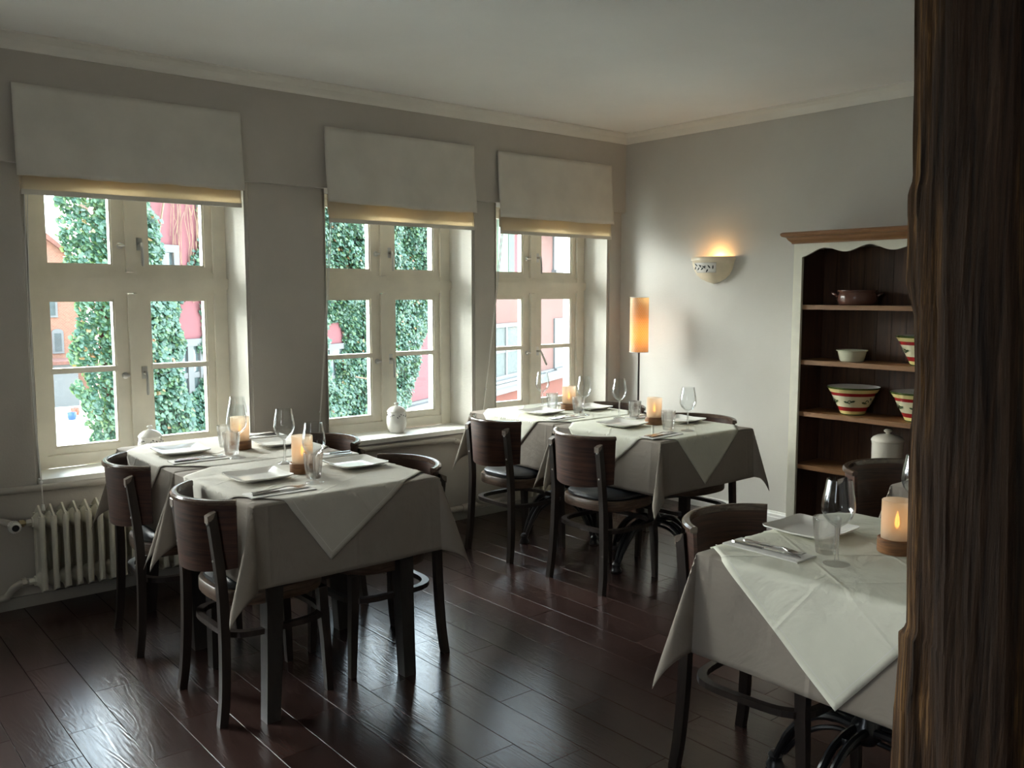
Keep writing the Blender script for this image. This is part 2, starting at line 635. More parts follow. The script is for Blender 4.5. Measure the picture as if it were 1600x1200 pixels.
def prism(bm, poly, z0, z1):
    n = len(poly)
    lo = [bm.verts.new((x, y, z0)) for x, y in poly]
    hi = [bm.verts.new((x, y, z1)) for x, y in poly]
    bm.faces.new(lo[::-1])
    bm.faces.new(hi)
    for i in range(n):
        j = (i + 1) % n
        bm.faces.new((lo[i], lo[j], hi[j], hi[i]))
    return bm


def loft(bm, loops, closed=False, cap=True):
    rows = [[bm.verts.new(p) for p in lp] for lp in loops]
    n = len(rows[0])
    rng = range(len(rows)) if closed else range(len(rows) - 1)
    for i in rng:
        a, b = rows[i], rows[(i + 1) % len(rows)]
        for j in range(n):
            k = (j + 1) % n
            bm.faces.new((a[j], a[k], b[k], b[j]))
    if cap and not closed:
        bm.faces.new(rows[0][::-1])
        bm.faces.new(rows[-1])
    return bm


def tube(bm, pts, r, n=10, closed=False, cap=True):
    pts = [Vector(p) for p in pts]
    rs = r if isinstance(r, (list, tuple)) else [r] * len(pts)
    loops = []
    up = None
    for i, p in enumerate(pts):
        if closed:
            t = (pts[(i + 1) % len(pts)] - pts[i - 1]).normalized()
        else:
            a = pts[max(0, i - 1)]
            b = pts[min(len(pts) - 1, i + 1)]
            t = (b - a).normalized()
        if up is None:
            up = Vector((0, 0, 1)) if abs(t.z) < 0.9 else Vector((1, 0, 0))
        s = t.cross(up)
        if s.length < 1e-5:
            s = t.cross(Vector((0, 1, 0)))
        s.normalize()
        u = s.cross(t).normalized()
        up = u
        loops.append([p + rs[i] * (math.cos(q) * s + math.sin(q) * u) for q in [2 * PI * k / n for k in range(n)]])
    return loft(bm, loops, closed, cap)


def lathe(bm, prof, n=24, c=(0, 0, 0), capb=False, capt=False):
    """prof = [(r, z)...] ; r = 0 allowed at the ends"""
    rows = []
    for r, z in prof:
        if r < 1e-6:
            rows.append([bm.verts.new((c[0], c[1], c[2] + z))])
        else:
            rows.append([bm.verts.new((c[0] + r * math.cos(2 * PI * k / n), c[1] + r * math.sin(2 * PI * k / n), c[2] + z)) for k in range(n)])
    for a, b in zip(rows, rows[1:]):
        for j in range(n):
            k = (j + 1) % n
            if len(a) == 1 and len(b) == 1:
                continue
            if len(a) == 1:
                bm.faces.new((a[0], b[k], b[j]))
            elif len(b) == 1:
                bm.faces.new((a[j], a[k], b[0]))
            else:
                bm.faces.new((a[j], a[k], b[k], b[j]))
    if capb and len(rows[0]) > 1:
        bm.faces.new(rows[0][::-1])
    if capt and len(rows[-1]) > 1:
        bm.faces.new(rows[-1])
    return bm


def catmull(pts, sub=6, closed=False):
    pts = [Vector(p) for p in pts]
    out = []
    n = len(pts)
    segs = n if closed else n - 1
    for i in range(segs):
        p1, p2 = pts[i % n], pts[(i + 1) % n]
        p0 = pts[(i - 1) % n] if (closed or i > 0) else p1 * 2 - p2
        p3 = pts[(i + 2) % n] if (closed or i + 2 < n) else p2 * 2 - p1
        for k in range(sub):
            t = k / sub
            out.append(0.5 * ((2 * p1) + (p2 - p0) * t + (2 * p0 - 5 * p1 + 4 * p2 - p3) * t * t + (3 * p1 - p0 - 3 * p2 + p3) * t ** 3))
    if not closed:
        out.append(pts[-1])
    return out


# ================================================================== room shell
def build_shell():
    # floor slab, individual boards on it
    fl = struct(obj('floor', B(-2.6, WX + 0.02, -1.6, WY + 0.02, -0.06, -0.006), M['joint']))
    PW, PL = 0.1583, 0.645
    bm = B(-PW / 2 + 0.0012, PW / 2 - 0.0012, -PL / 2 + 0.0009, PL / 2 - 0.0009, -0.006, 0.0)
    es = [e for e in bm.edges if min(v.co.z for v in e.verts) > -0.001]
    bmesh.ops.bevel(bm, geom=es, offset=0.0004, segments=1, affect='EDGES')
    me = bpy.data.meshes.new('plank')
    bm.to_mesh(me)
    bm.free()
    me.materials.append(M['floor'])
    offs = {0: 0.297, 1: 0.584, 2: 0.225, 7: 0.05, 8: 0.48, 9: 0.265, 6: 0.215, 10: 0.59, 11: 0.05, 12: 0.47, 13: 0.1}
    rest = bmesh.new()
    r2 = random.Random(3)
    for k in range(-21, 27):
        x0 = 0.700 + PW * (k - 1) + PW if False else 0.700 + PW * k
        xc = x0 + PW / 2
        if xc > WX - 0.05 + PW / 2:
            continue
        off = {0: 3.164, 1: 3.45, -1: 2.98, 6: 2.15, 7: 2.63, 8: 2.415, 9: 2.845, 10: 2.52, 11: 2.703, 12: 2.345,
               13: 2.477, 14: 2.89, 15: 2.72}.get(k, None)
        if off is None:
            off = r2.uniform(0, PL)
        start = off % PL - PL * 4
        y = start
        while y < WY:
            yc = y + PL / 2
            if yc > -1.6:
                vis = xc > 0.25 and yc > 1.0 and yc < 4.9 and (xc - 0.2) * 1.0 < yc * 1.9
                if vis:
                    o = bpy.data.objects.new('plank', me)
                    C.objects.link(o)
                    o.parent = fl
                    o.location = (xc, yc, r2.uniform(-0.0002, 0.0002))
                    if yc + PL / 2 > WY + 0.3:
                        pass
                else:
                    box(rest, xc - PW / 2 + 0.0012, xc + PW / 2 - 0.0012, yc - PL / 2 + 0.0009, yc + PL / 2 - 0.0009, -0.006, 0)
            y += PL
    ro = obj('plank', rest, M['floor'], fl)
    ro['kind'] = 'stuff'

    # window wall: piers between the openings, parapet below, head above
    allw = sorted(WIN + WIN_OFF)
    bm = bmesh.new()
    xs = -2.6
    back = 5.05
    for i, (a, b) in enumerate(allw + [(WX + 0.3, None)]):
        l0, l1 = xs, a
        fl_ = 0.0 if i == 0 else 0.012       # piers widen towards the frame
        prism(bm, [(l0 + (0.010 if i else 0), WY), (l1 - 0.010, WY), (l1 + 0.004, 4.70), (l1 + 0.004, back), (l0 - (0.004 if i else 0), back), (l0 - (0.004 if i else 0), 4.70)], SILL - 0.04, HEAD)
        if b is None:
            break
        xs = b
    bevel_es = [e for e in bm.edges if abs(e.verts[0].co.x - e.verts[1].co.x) < 1e-4 and abs(e.verts[0].co.y - e.verts[1].co.y) < 1e-4 and e.verts[0].co.y < 4.66]
    bmesh.ops.bevel(bm, geom=bevel_es, offset=0.016, segments=3, affect='EDGES')
    box(bm, -2.6, WX + 0.3, WY, back, -0.06, SILL - 0.04)
    box(bm, -2.6, WX + 0.3, WY, back, HEAD, CEIL + 0.05)
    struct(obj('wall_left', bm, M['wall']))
    # beam running over the windows, a little proud of the wall
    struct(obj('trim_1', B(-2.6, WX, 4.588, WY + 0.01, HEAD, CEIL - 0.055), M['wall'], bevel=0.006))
    # right wall with the sconce
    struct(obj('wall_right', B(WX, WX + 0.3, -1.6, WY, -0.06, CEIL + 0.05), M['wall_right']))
    # closing walls behind the viewpoint
    struct(obj('wall_back', B(-2.6, WX + 0.3, -1.9, -1.6, -0.06, CEIL + 0.05), M['wall']))
    # side wall, out of view, with a bare opening added for fill light
    bm = bmesh.new()
    ys = [-1.9]
    for (ya, yb) in SIDE:
        box(bm, -2.9, -2.6, ys[-1], ya, -0.06, CEIL + 0.05)
        box(bm, -2.9, -2.6, ya, yb, -0.06, 0.9)
        box(bm, -2.9, -2.6, ya, yb, 2.25, CEIL + 0.05)
        ys.append(yb)
    box(bm, -2.9, -2.6, ys[-1], 5.05, -0.06, CEIL + 0.05)
    struct(obj('wall_side', bm, M['wall']))
    # ceiling, faintly uneven plaster
    bm = bmesh.new()
    nx, ny = 40, 36
    vs = []
    for j in range(ny + 1):
        for i in range(nx + 1):
            x = -2.6 + (WX + 2.6) * i / nx
            y = -1.6 + (WY + 1.6) * j / ny
            vs.append(bm.verts.new((x, y, CEIL + 0.008 * mnoise.noise(Vector((x * 0.9, y * 0.9, 3.1))))))
    for j in range(ny):
        for i in range(nx):
            q = j * (nx + 1) + i
            bm.faces.new((vs[q + nx + 1], vs[q + nx + 2], vs[q + 1], vs[q]))
    box(bm, -2.6, WX + 0.3, -1.6, 5.05, CEIL + 0.03, CEIL + 0.12)
    struct(obj('ceiling', bm, M['ceiling'], smooth=False))
    # coving
    prof = [(0.0, -0.068), (0.012, -0.068), (0.022, -0.055), (0.034, -0.03), (0.055, -0.014), (0.075, -0.008), (0.075, 0.02), (0.0, 0.02)]
    bm = bmesh.new()
    loft(bm, [[(x, 4.588 - a, CEIL + z) for a, z in prof] for x in (-2.6, WX)])
    struct(obj('trim_2', bm, M['cove']))
    bm = bmesh.new()
    loft(bm, [[(WX - a, y, CEIL + z) for a, z in prof] for y in (-1.6, 4.588)])
    struct(obj('trim_3', bm, M['cove']))
    # baseboards
    prof = [(0, 0), (0.016, 0), (0.016, 0.040), (0.013, 0.044), (0.013, 0.060), (0.009, 0.066), (0.006, 0.078), (0, 0.078)]
    bm = bmesh.new()
    loft(bm, [[(WX - a, y, z) for a, z in prof] for y in (-1.6, WY)])
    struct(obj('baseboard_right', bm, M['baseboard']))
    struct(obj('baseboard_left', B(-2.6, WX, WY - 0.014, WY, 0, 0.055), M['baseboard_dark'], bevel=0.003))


build_shell()


# ================================================================== windows
def handle_bms():
    esc = B(-0.014, 0.014, -0.006, 0.0, -0.032, 0.032)
    lev = bmesh.new()
    tube(lev, [(0, -0.004, 0.0), (0, -0.035, 0.0)], 0.009, 10)
    tube(lev, catmull([(0, -0.035, 0.006), (0, -0.042, -0.02), (0, -0.044, -0.06), (0, -0.046, -0.115)], 4), [0.0075] * 12 + [0.006], 8)
    knob = bmesh.new()
    lathe(knob, [(0.0, 0.0), (0.017, 0.0), (0.017, 0.005), (0.008, 0.008), (0.008, 0.018), (0.0, 0.02)], 14)
    tube(knob, [(-0.016, 0, 0.02), (0.018, 0, 0.02)], 0.0065, 8)
    bmesh.ops.rotate(knob, verts=knob.verts, cent=(0, 0, 0), matrix=Matrix.Rotation(R(90), 3, 'X'))
    return esc, lev, knob


def window(n, a, b, bent=False):
    """casement window: outer frame, transom, two vents above and two casements below, local origin at the opening's lower left"""
    wd = b - a
    ht = HEAD - SILL + 0.02
    root = struct(empty('window_%d' % n, (a, 4.86, SILL)))
    cx = wd / 2 + 0.004
    # casing (4 boards joined in the middle of the depth)
    bm = bmesh.new()
    box(bm, 0.0, 0.084, 0.0, 0.09, 0, ht)
    box(bm, wd - 0.084, wd, 0.0, 0.09, 0, ht)
    box(bm, 0.084, wd - 0.084, 0.004, 0.09, 0, 0.062)
    box(bm, 0.084, wd - 0.084, 0.004, 0.09, ht - 0.05, ht)
    obj('casing', bm, M['frame'], root, bevel=0.003)
    zt = 0.905      # transom height above sill
    bm = B(0.0, wd, -0.022, 0.09, zt, zt + 0.048)
    box(bm, 0.0, wd, -0.012, 0.09, zt - 0.012, zt)
    box(bm, 0.084, wd - 0.084, 0.003, 0.09, zt - 0.03, zt + 0.078)
    obj('transom', bm, M['frame'], root, bevel=0.003)
    # sashes
    for (z0, z1, bar) in ((0.062, zt - 0.030, 0.485), (zt + 0.078, ht - 0.05, None)):
        for s in (0, 1):
            x0, x1 = (0.084, cx - 0.026) if s == 0 else (cx + 0.026, wd - 0.084)
            st_o, st_i = 0.040, 0.062
            l, r_ = (st_o, st_i) if s == 0 else (st_i, st_o)
            bm = bmesh.new()
            box(bm, x0, x0 + l, 0.020, 0.07, z0, z1)
            box(bm, x1 - r_, x1, 0.020, 0.07, z0, z1)
            box(bm, x0 + l, x1 - r_, 0.020, 0.07, z0, z0 + 0.034)
            box(bm, x0 + l, x1 - r_, 0.020, 0.07, z1 - 0.034, z1)
            # inner bead round the glass
            gx0, gx1, gz0, gz1 = x0 + l, x1 - r_, z0 + 0.034, z1 - 0.034
            for q in ((gx0, gx0 + 0.009, gz0, gz1), (gx1 - 0.009, gx1, gz0, gz1), (gx0 + 0.009, gx1 - 0.009, gz0, gz0 + 0.009), (gx0 + 0.009, gx1 - 0.009, gz1 - 0.009, gz1)):
                box(bm, q[0], q[1], 0.028, 0.066, q[2], q[3])
            sash = obj('sash', bm, M['frame'], root, bevel=0.002)
            if bar is not None:
                obj('glazing_bar', B(gx0, gx1, 0.016, 0.064, bar - 0.0135, bar + 0.0135), M['frame'], sash, bevel=0.003)
                obj('pane', B(gx0, gx1, 0.046, 0.049, gz0, bar - 0.012), M['pane'], sash)
                obj('pane', B(gx0, gx1, 0.046, 0.049, bar + 0.012, gz1), M['pane'], sash)
                hz = bar - 0.04
            else:
                obj('pane', B(gx0, gx1, 0.046, 0.049, gz0, gz1), M['pane'], sash)
                hz = zt + 0.215
            esc, lev, knob = handle_bms()
            if s == 0:
                k = obj('knob', knob, M['steel'], sash, smooth=True)
                k.location = (x1 - 0.024, 0.020, hz)
                esc.free()
                lev.free()
            else:
                e = obj('handle_plate', esc, M['steel'], sash, bevel=0.003)
                e.location = (x0 + 0.022, 0.020, hz + 0.01)
                h = obj('handle', lev, M['steel'], sash, smooth=True)
                h.location = (x0 + 0.022, 0.018, hz + 0.01)
                if bent and bar is not None:
                    h.rotation_euler = (0, R(-28), 0)
                knob.free()
    # middle post between the sashes
    bm = B(cx - 0.026, cx + 0.026, 0.0, 0.075, 0.062, zt - 0.033)
    box(bm, cx - 0.026, cx + 0.026, 0.0, 0.075, zt + 0.080, ht - 0.05)
    obj('mullion', bm, M['frame'], root, bevel=0.004)
    # outer white frame seen through the panes
    bm = bmesh.new()
    box(bm, 0.0, 0.085, 0.105, 0.15, 0, ht)
    box(bm, wd - 0.085, wd, 0.105, 0.15, 0, ht)
    box(bm, cx - 0.035, cx + 0.035, 0.11, 0.135, 0, ht)
    box(bm, 0.085, wd - 0.085, 0.105, 0.15, 0, 0.045)
    box(bm, 0.085, wd - 0.085, 0.11, 0.14, zt - 0.015, zt + 0.055)
    obj('outer_frame', bm, M['outer'], root, bevel=0.003)
    # inner sill board, slightly overhanging
    obj('window_sill', B(-0.012, wd + 0.012, -0.262, 0.0, -0.026, 0.0), M['sill'], root, bevel=0.005)
    # plaster cheeks of the reveal
    bm = bmesh.new()
    prism(bm, [(wd + 0.004, -0.222), (wd + 0.004, 0.0), (wd - 0.012, 0.0), (wd - 0.008, -0.15)], 0.0, ht - 0.02)
    prism(bm, [(-0.004, -0.222), (0.008, -0.15), (0.012, 0.0), (-0.004, 0.0)], 0.0, ht - 0.02)
    obj('reveal', bm, M['reveal'], root)
    return root


for i, (a, b) in enumerate(WIN):
    window(i + 1, a, b, bent=(i == 2))
for i, (a, b) in enumerate(WIN_OFF):  # unseen windows, added to bring in more light from the left
    window(i + 4, a, b)


# ================================================================== roman blinds
def blind(x0, x1, ztop, zfold, zbot, label, seed, cord):
    root = empty('roman_blind', ((x0 + x1) / 2, 4.588, ztop))
    tag(root, label, 'blind', 'roman blinds over the windows')
    h = (x1 - x0) / 2
    obj('headrail', B(-h + 0.012, h - 0.012, -0.020, -0.002, -0.030, -0.004), M['frame'], root)
    rr = random.Random(seed)

    def sheet(name, top, bottom, hw, yf, wav, th=0.003, mat='blind_fold'):
        bm = bmesh.new()
        nx, nz = 60, 16
        rows = []
        for j in range(nz + 1):
            t = j / nz
            row = []
            for i in range(nx + 1):
                x = -hw + 2 * hw * i / nx
                n1 = mnoise.noise(Vector((x * 3.0, t * 0.8, seed * 3.7)))
                n2 = mnoise.noise(Vector((x * 9.0, t * 2.0, seed * 1.3 + 5)))
                z = top + (bottom - top) * t + wav * (t ** 3) * (0.7 * n1 + 0.5 * n2)
                y = yf(t) - 0.007 * n1 * math.sin(PI * min(1, t * 1.1)) - 0.002 * n2 * t
                row.append(bm.verts.new((x + 0.003 * n2 * t, y, z)))
            rows.append(row)
        for j in range(nz):
            for i in range(nx):
                bm.faces.new((rows[j][i], rows[j + 1][i], rows[j + 1][i + 1], rows[j][i + 1]))
        o = obj(name, bm, M[mat], root, smooth=True)
        so = o.modifiers.new('th', 'SOLIDIFY')
        so.thickness = th
        return o
    zf = zfold - ztop
    zb = zbot - ztop
    sheet('fabric_panel', 0.0, zf, h, lambda t: -0.022 - 0.030 * t ** 1.5, 0.010, mat='blind')
    sheet('fold', zf + 0.05, zb + 0.018, h - 0.012, lambda t: -0.022 - 0.010 * t, 0.004)
    bm = bmesh.new()
    box(bm, -h + 0.014, h - 0.014, -0.040, -0.028, zb, zb + 0.022)
    obj('hem', bm, M['blind'], root, bevel=0.004)
    sheet('fold', zf + 0.05, zb + 0.046, h - 0.016, lambda t: -0.012, 0.003)
    # pull cord with bead and tassel
    cb = bmesh.new()
    p = [(q[0] - (x0 + x1) / 2, q[1] - 4.588, q[2] - ztop) for q in cord]
    tube(cb, catmull(p, 6), 0.0022, 6)
    tube(cb, catmull([(q[0] + 0.011 * (1 - i / (len(p) - 1)), q[1], q[2]) for i, q in enumerate(p)], 6), 0.0022, 6)
    c = obj('pull_cord', cb, M['cord'], root, smooth=True)
    bb = bmesh.new()
    bmesh.ops.create_uvsphere(bb, u_segments=10, v_segments=6, radius=0.008, matrix=Matrix.Translation(p[-2]))
    obj('cord_bead', bb, M['bead'], c, smooth=True)
    bb = bmesh.new()
    q = p[-1]
    lathe(bb, [(0, 0), (0.006, -0.002), (0.008, -0.016), (0.010, -0.03), (0, -0.031)], 10, q)
    obj('cord_tassel', bb, M['bead'], c, smooth=True)
    return root


blind(0.915, 1.978, 2.417, 2.012, 1.926, 'widest linen roman blind, over the leftmost window', 1,
      [(0.945, 4.56, 1.95), (0.943, 4.60, 1.5), (0.946, 4.612, 0.9), (0.948, 4.56, 0.60), (0.948, 4.545, 0.50)])
blind(2.462, 3.515, 2.405, 1.985, 1.878, 'linen roman blind over the middle window with the jar on its sill', 2,
      [(2.485, 4.56, 1.90), (2.470, 4.60, 1.4), (2.440, 4.615, 0.95), (2.425, 4.612, 0.80), (2.41, 4.612, 0.62)])
blind(3.708, 4.766, 2.396, 1.972, 1.866, 'linen roman blind over the window nearest the room corner', 3,
      [(3.735, 4.56, 1.90), (3.705, 4.60, 1.4), (3.655, 4.612, 0.98), (3.635, 4.612, 0.85), (3.605, 4.612, 0.62)])


# ================================================================== heating
def radiator(x0, n, label, valve=True):
    root = empty('radiator', (x0, 4.535, 0.09))
    tag(root, label, 'radiator')
    P = 0.0505
    # one rib: slim pointed section
    bm = bmesh.new()
    outline = [(-0.072, 0.03), (-0.070, 0.36), (-0.064, 0.372), (0.0, 0.41), (0.064, 0.372), (0.070, 0.36), (0.072, 0.03), (0.06, 0.018), (0.0, -0.008), (-0.06, 0.018)]
    loft(bm, [[(-0.004, y, z) for y, z in outline], [(0.004, y, z) for y, z in outline]])
    # swollen web between this rib and the next, top and bottom
    for (zc, r) in ((0.335, 0.034), (0.055, 0.032)):
        tube(bm, [(-P / 2, 0, zc), (-0.006, 0, zc), (0.006, 0, zc), (P / 2, 0, zc)], [r * 0.7, r * 1.25, r * 1.25, r * 0.7], 12)
    # column tubes at the front and rear edges
    for y in (-0.056, 0.056):
        tube(bm, [(0, y, 0.02), (0, y, 0.365)], 0.0135, 10)
    first = obj('rib', bm, M['radiator'], root, smooth=True)
    for i in range(1, n):
        o = first.copy()
        C.objects.link(o)
        o.parent = root
        o.location = (i * P, 0, 0)
    bm = bmesh.new()
    for zc in (0.335, 0.055):
        tube(bm, [(-0.055, 0, zc), (-0.03, 0, zc)], 0.016, 6)
        tube(bm, [(-0.032, 0, zc), (-0.018, 0, zc)], 0.024, 8)
    obj('bush', bm, M['radiator'], root)
    for q in (0.3 * n * P, 0.75 * n * P):
        obj('wall_bracket', B(q, q + 0.02, 0.07, 0.094, 0.1, 0.13), M['radiator'], root)
    if valve:
        bm = bmesh.new()
        tube(bm, [(-0.055, 0, 0.335), (-0.105, -0.005, 0.335)], 0.011, 8)
        bmesh.ops.create_cone(bm, cap_ends=True, segments=6, radius1=0.018, radius2=0.018, depth=0.02, matrix=Matrix.Translation((-0.072, 0, 0.335)) @ Matrix.Rotation(R(90), 4, 'Y'))
        obj('valve_body', bm, M['brass_dull'], root)
        bm = bmesh.new()
        lathe(bm, [(0.0, 0.0), (0.020, 0.0), (0.022, 0.03), (0.024, 0.062), (0.016, 0.07), (0.0, 0.07)], 20)
        for k in range(20):
            a = 2 * PI * k / 20
            v = [(0.022 * math.cos(a + d), 0.022 * math.sin(a + d)) for d in (-0.07, 0.07)] + [(0.027 * math.cos(a + d), 0.027 * math.sin(a + d)) for d in (0.07, -0.07)]
            prism(bm, v, 0.028, 0.062)
        bmesh.ops.rotate(bm, verts=bm.verts, cent=(0, 0, 0), matrix=Matrix.Rotation(R(90), 3, 'X'))
        vk = obj('valve_knob', bm, M['valve_white'], root)
        vk.location = (-0.112, -0.01, 0.335)
        bm = bmesh.new()
        lathe(bm, [(0.0, 0.0), (0.015, 0.0), (0.015, 0.003), (0.0, 0.003)], 18)
        bmesh.ops.rotate(bm, verts=bm.verts, cent=(0, 0, 0), matrix=Matrix.Rotation(R(90), 3, 'X'))
        cp = obj('knob_cap', bm, M['rubber'], vk)
        cp.location = (0, -0.07, 0)
    return root


radiator(0.925, 21, 'white ribbed radiator with a valve under the leftmost window')
radiator(3.82, 19, 'white ribbed radiator behind the far table under the corner window', valve=False)


def pipes():
    bm = bmesh.new()
    y = 4.585
    tube(bm, catmull([(-2.4, y, 0.585), (0.3, y, 0.578), (1.3, y, 0.563), (2.3, y, 0.556), (3.25, y, 0.548), (3.36, y, 0.535), (3.44, y, 0.49), (3.50, y, 0.40), (3.52, y, 0.2), (3.56, y, 0.11), (3.66, y, 0.09), (3.78, y, 0.095)], 5), 0.017, 12)
    o = obj('heating_pipe', bm, M['pipe'], None, smooth=True)
    tag(o, 'painted heating pipe running along the wall just under the window sills', 'pipe')
    bm = bmesh.new()
    tube(bm, catmull([(-2.4, 4.592, 0.075), (0.4, 4.592, 0.072), (0.74, 4.592, 0.07), (0.79, 4.59, 0.08), (0.81, 4.57, 0.115), (0.84, 4.545, 0.14), (0.872, 4.535, 0.145)], 5), 0.017, 12)
    bmesh.ops.create_cone(bm, cap_ends=True, segments=6, radius1=0.024, radius2=0.024, depth=0.018, matrix=Matrix.Translation((0.850, 4.54, 0.143)) @ Matrix.Rotation(R(90), 4, 'Y'))
    o = obj('heating_pipe', bm, M['pipe'], None, smooth=True)
    tag(o, 'low elbow pipe at floor level entering the left radiator', 'pipe')
    bm = bmesh.new()
    tube(bm, catmull([(2.02, 4.592, 0.088), (2.7, 4.592, 0.086), (3.3, 4.592, 0.084), (3.62, 4.592, 0.084)], 5), 0.019, 12)
    tube(bm, [(3.42, 4.592, 0.084), (3.47, 4.592, 0.084)], 0.025, 12)
    o = obj('heating_pipe', bm, M['pipe'], None, smooth=True)
    tag(o, 'thick pipe just above the floor below the middle window', 'pipe')
    bm = bmesh.new()
    tube(bm, catmull([(-1.2, 4.59, 0.452), (0.6, 4.59, 0.45), (0.72, 4.585, 0.448), (0.78, 4.56, 0.438), (0.812, 4.535, 0.425)], 5), 0.017, 12)
    o = obj('heating_pipe', bm, M['pipe'], None, smooth=True)
    tag(o, 'short bent pipe leading to the radiator valve at the left edge', 'pipe')


pipes()


# ================================================================== outside
def outside():
    th = R(28.4)
    # ---- red house
    house = empty('red_house', (3.03, 10.6, -3.6), th)
    tag(house, 'red rendered house across the street, half hidden by ivy', 'building')
    Z = 3.6
    TOP = 3.15 + Z
    obj('upper_wall', prism(bmesh.new(), [(-0.22, 0.0), (9.6, 0.0), (9.6, 0.4), (0.2, 0.4)], Z - 0.55, TOP), M['facade'], house)
    obj('salmon_wall', B(9.6, 26, 0.0, 0.4, Z - 0.55, TOP), M['facade_salmon'], house)
    obj('base_wall', prism(bmesh.new(), [(-0.15, 0.02), (26, 0.02), (26, 0.4), (0.25, 0.4)], 0, Z - 0.85), M['facade_base'], house)
    bm = B(0.0, 26, -0.16, 0.3, Z - 0.68, Z - 0.60)
    box(bm, 0.0, 26, -0.10, 0.3, Z - 0.85, Z - 0.68)
    box(bm, 0.0, 26, -0.06, 0.3, Z - 0.60, Z - 0.55)
    obj('cornice', bm, M['white_trim'], house, bevel=0.01)
    bm = prism(bmesh.new(), [(0.3, 0.4), (9.0, 0.4), (9.0, 8.0), (7.2, 8.0)], 0, TOP)
    obj('side_wall', bm, M['facade'], house)
    bm = bmesh.new()
    loft(bm, [[(x, -0.4, TOP), (x, 3.6, TOP + 0.9), (x, 7.3, TOP)] for x in (6.0, 26)])
    obj('roof', bm, M['roof_tile'], house)

    def win(x0, x1, z0, z1, cols, rows, sill=True, curtain=False):
        z0 += Z
        z1 += Z
        f = 0.09
        bm = bmesh.new()
        box(bm, x0, x0 + f, -0.05, 0.1, z0, z1)
        box(bm, x1 - f, x1, -0.05, 0.1, z0, z1)
        box(bm, x0 + f, x1 - f, -0.05, 0.1, z0, z0 + f)
        box(bm, x0 + f, x1 - f, -0.05, 0.1, z1 - f, z1)
        for c in range(1, cols):
            x = x0 + (x1 - x0) * c / cols
            box(bm, x - 0.05, x + 0.05, -0.04, 0.1, z0 + f, z1 - f)
        for r in range(1, rows):
            z = z0 + (z1 - z0) * r / rows
            box(bm, x0 + f, x1 - f, -0.03, 0.1, z - 0.035, z + 0.035)
        if sill:
            box(bm, x0 - 0.08, x1 + 0.08, -0.14, 0.1, z0 - 0.07, z0)
        w_ = obj('window', bm, M['white_trim'], house)
        for c in range(cols):
            for r in range(rows):
                xa, xb = x0 + (x1 - x0) * c / cols, x0 + (x1 - x0) * (c + 1) / cols
                za, zb = z0 + (z1 - z0) * r / rows, z0 + (z1 - z0) * (r + 1) / rows
                obj('pane', B(xa + 0.03, xb - 0.03, -0.012, -0.004, za + 0.03, zb - 0.03), M['curtain'] if curtain else M['far_glass'], w_)
        return w_
    win(0.52, 1.02, 1.48, 2.06, 2, 2, sill=False)
    win(0.92, 1.42, 0.0, 0.91, 2, 2)
    win(3.85, 4.80, -0.4, 0.68, 2, 2)
    win(10.75, 12.72, -0.52, 0.78, 2, 2, curtain=True)
    win(15.2, 16.5, -0.55, 0.80, 1, 3)
    win(15.1, 16.5, 2.1, 3.3, 1, 2)
    bm = bmesh.new()
    for k in range(7):
        box(bm, 11.2 + k * 0.085, 11.275 + k * 0.085, -0.05, 0.02, Z + 1.9, Z + 3.6)
    obj('shutter', bm, M['pale_green_shutter'], house)
    bm = bmesh.new()
    for k in range(5):
        box(bm, 11.80 + k * 0.075, 11.867 + k * 0.075, -0.06, 0.02, Z + 1.9, Z + 3.6)
    obj('shutter', bm, M['green_shutter'], house)
    obj('red_panel', B(12.2, 12.68, -0.03, 0.02, Z + 1.85, Z + 3.6), M['facade'], house)

    # ---- ivy: tens of thousands of leaves
    rg = np.random.default_rng(5)
    N = 190000
    u = rg.uniform(-0.75, 8.3, N)
    z = rg.uniform(-3.6, 3.35, N)

    def vn(x, y, s, sd):
        """cheap smooth value noise, vectorised"""
        x = x * s + sd * 17.3
        y = y * s + sd * 5.1
        xi, yi = np.floor(x), np.floor(y)
        fx, fy = x - xi, y - yi
        fx, fy = fx * fx * (3 - 2 * fx), fy * fy * (3 - 2 * fy)

        def hsh(a, b):
            q = np.sin(a * 127.1 + b * 311.7 + sd * 74.7) * 43758.5453
            return q - np.floor(q)
        return (hsh(xi, yi) * (1 - fx) + hsh(xi + 1, yi) * fx) * (1 - fy) + (hsh(xi, yi + 1) * (1 - fx) + hsh(xi + 1, yi + 1) * fx) * fy
    edge_n = (vn(u, z, 1.8, 1) - 0.5) * 0.9 + (vn(u, z, 6, 2) - 0.5) * 0.4
    right = np.where(z > 1.0, 7.75 + (z - 1.0) * 0.35, np.where(z > -0.1, 7.05 + (z + 0.1) * 0.62, 6.85 + (z + 0.55) * 0.4))
    right = np.where(z < -0.62, 6.35, right)
    dR = right - u + edge_n * 0.7
    dL = u + 0.62 + edge_n * 0.55
    m = np.minimum(dL, dR)
    # bare patches on the render
    def hole(uc, zc, ru, rz):
        return np.sqrt(((u - uc) / ru) ** 2 + ((z - zc) / rz) ** 2) - 1
    d1 = hole(0.98, 2.75, 0.42, 0.95) * 0.5
    d2 = hole(1.17, 1.12, 0.22, 0.28) * 0.25
    d3 = hole(1.16, 0.62, 0.17, 0.30) * 0.25
    d4 = hole(4.40, 0.75, 0.30, 0.32) * 0.3
    d5 = hole(4.33, 0.30, 0.14, 0.14) * 0.25
    for d in (d1, d2, d3, d4, d5):
        m = np.minimum(m, d + edge_n * 0.22)
    # sparse band of thin growth between the two bare patches and up the right of the first
    sparse = ((u > 0.85) & (u < 1.42) & (z > 1.3) & (z < 2.4)) | ((u > 1.0) & (u < 1.3) & (z >= 2.3))
    keep = m > 0
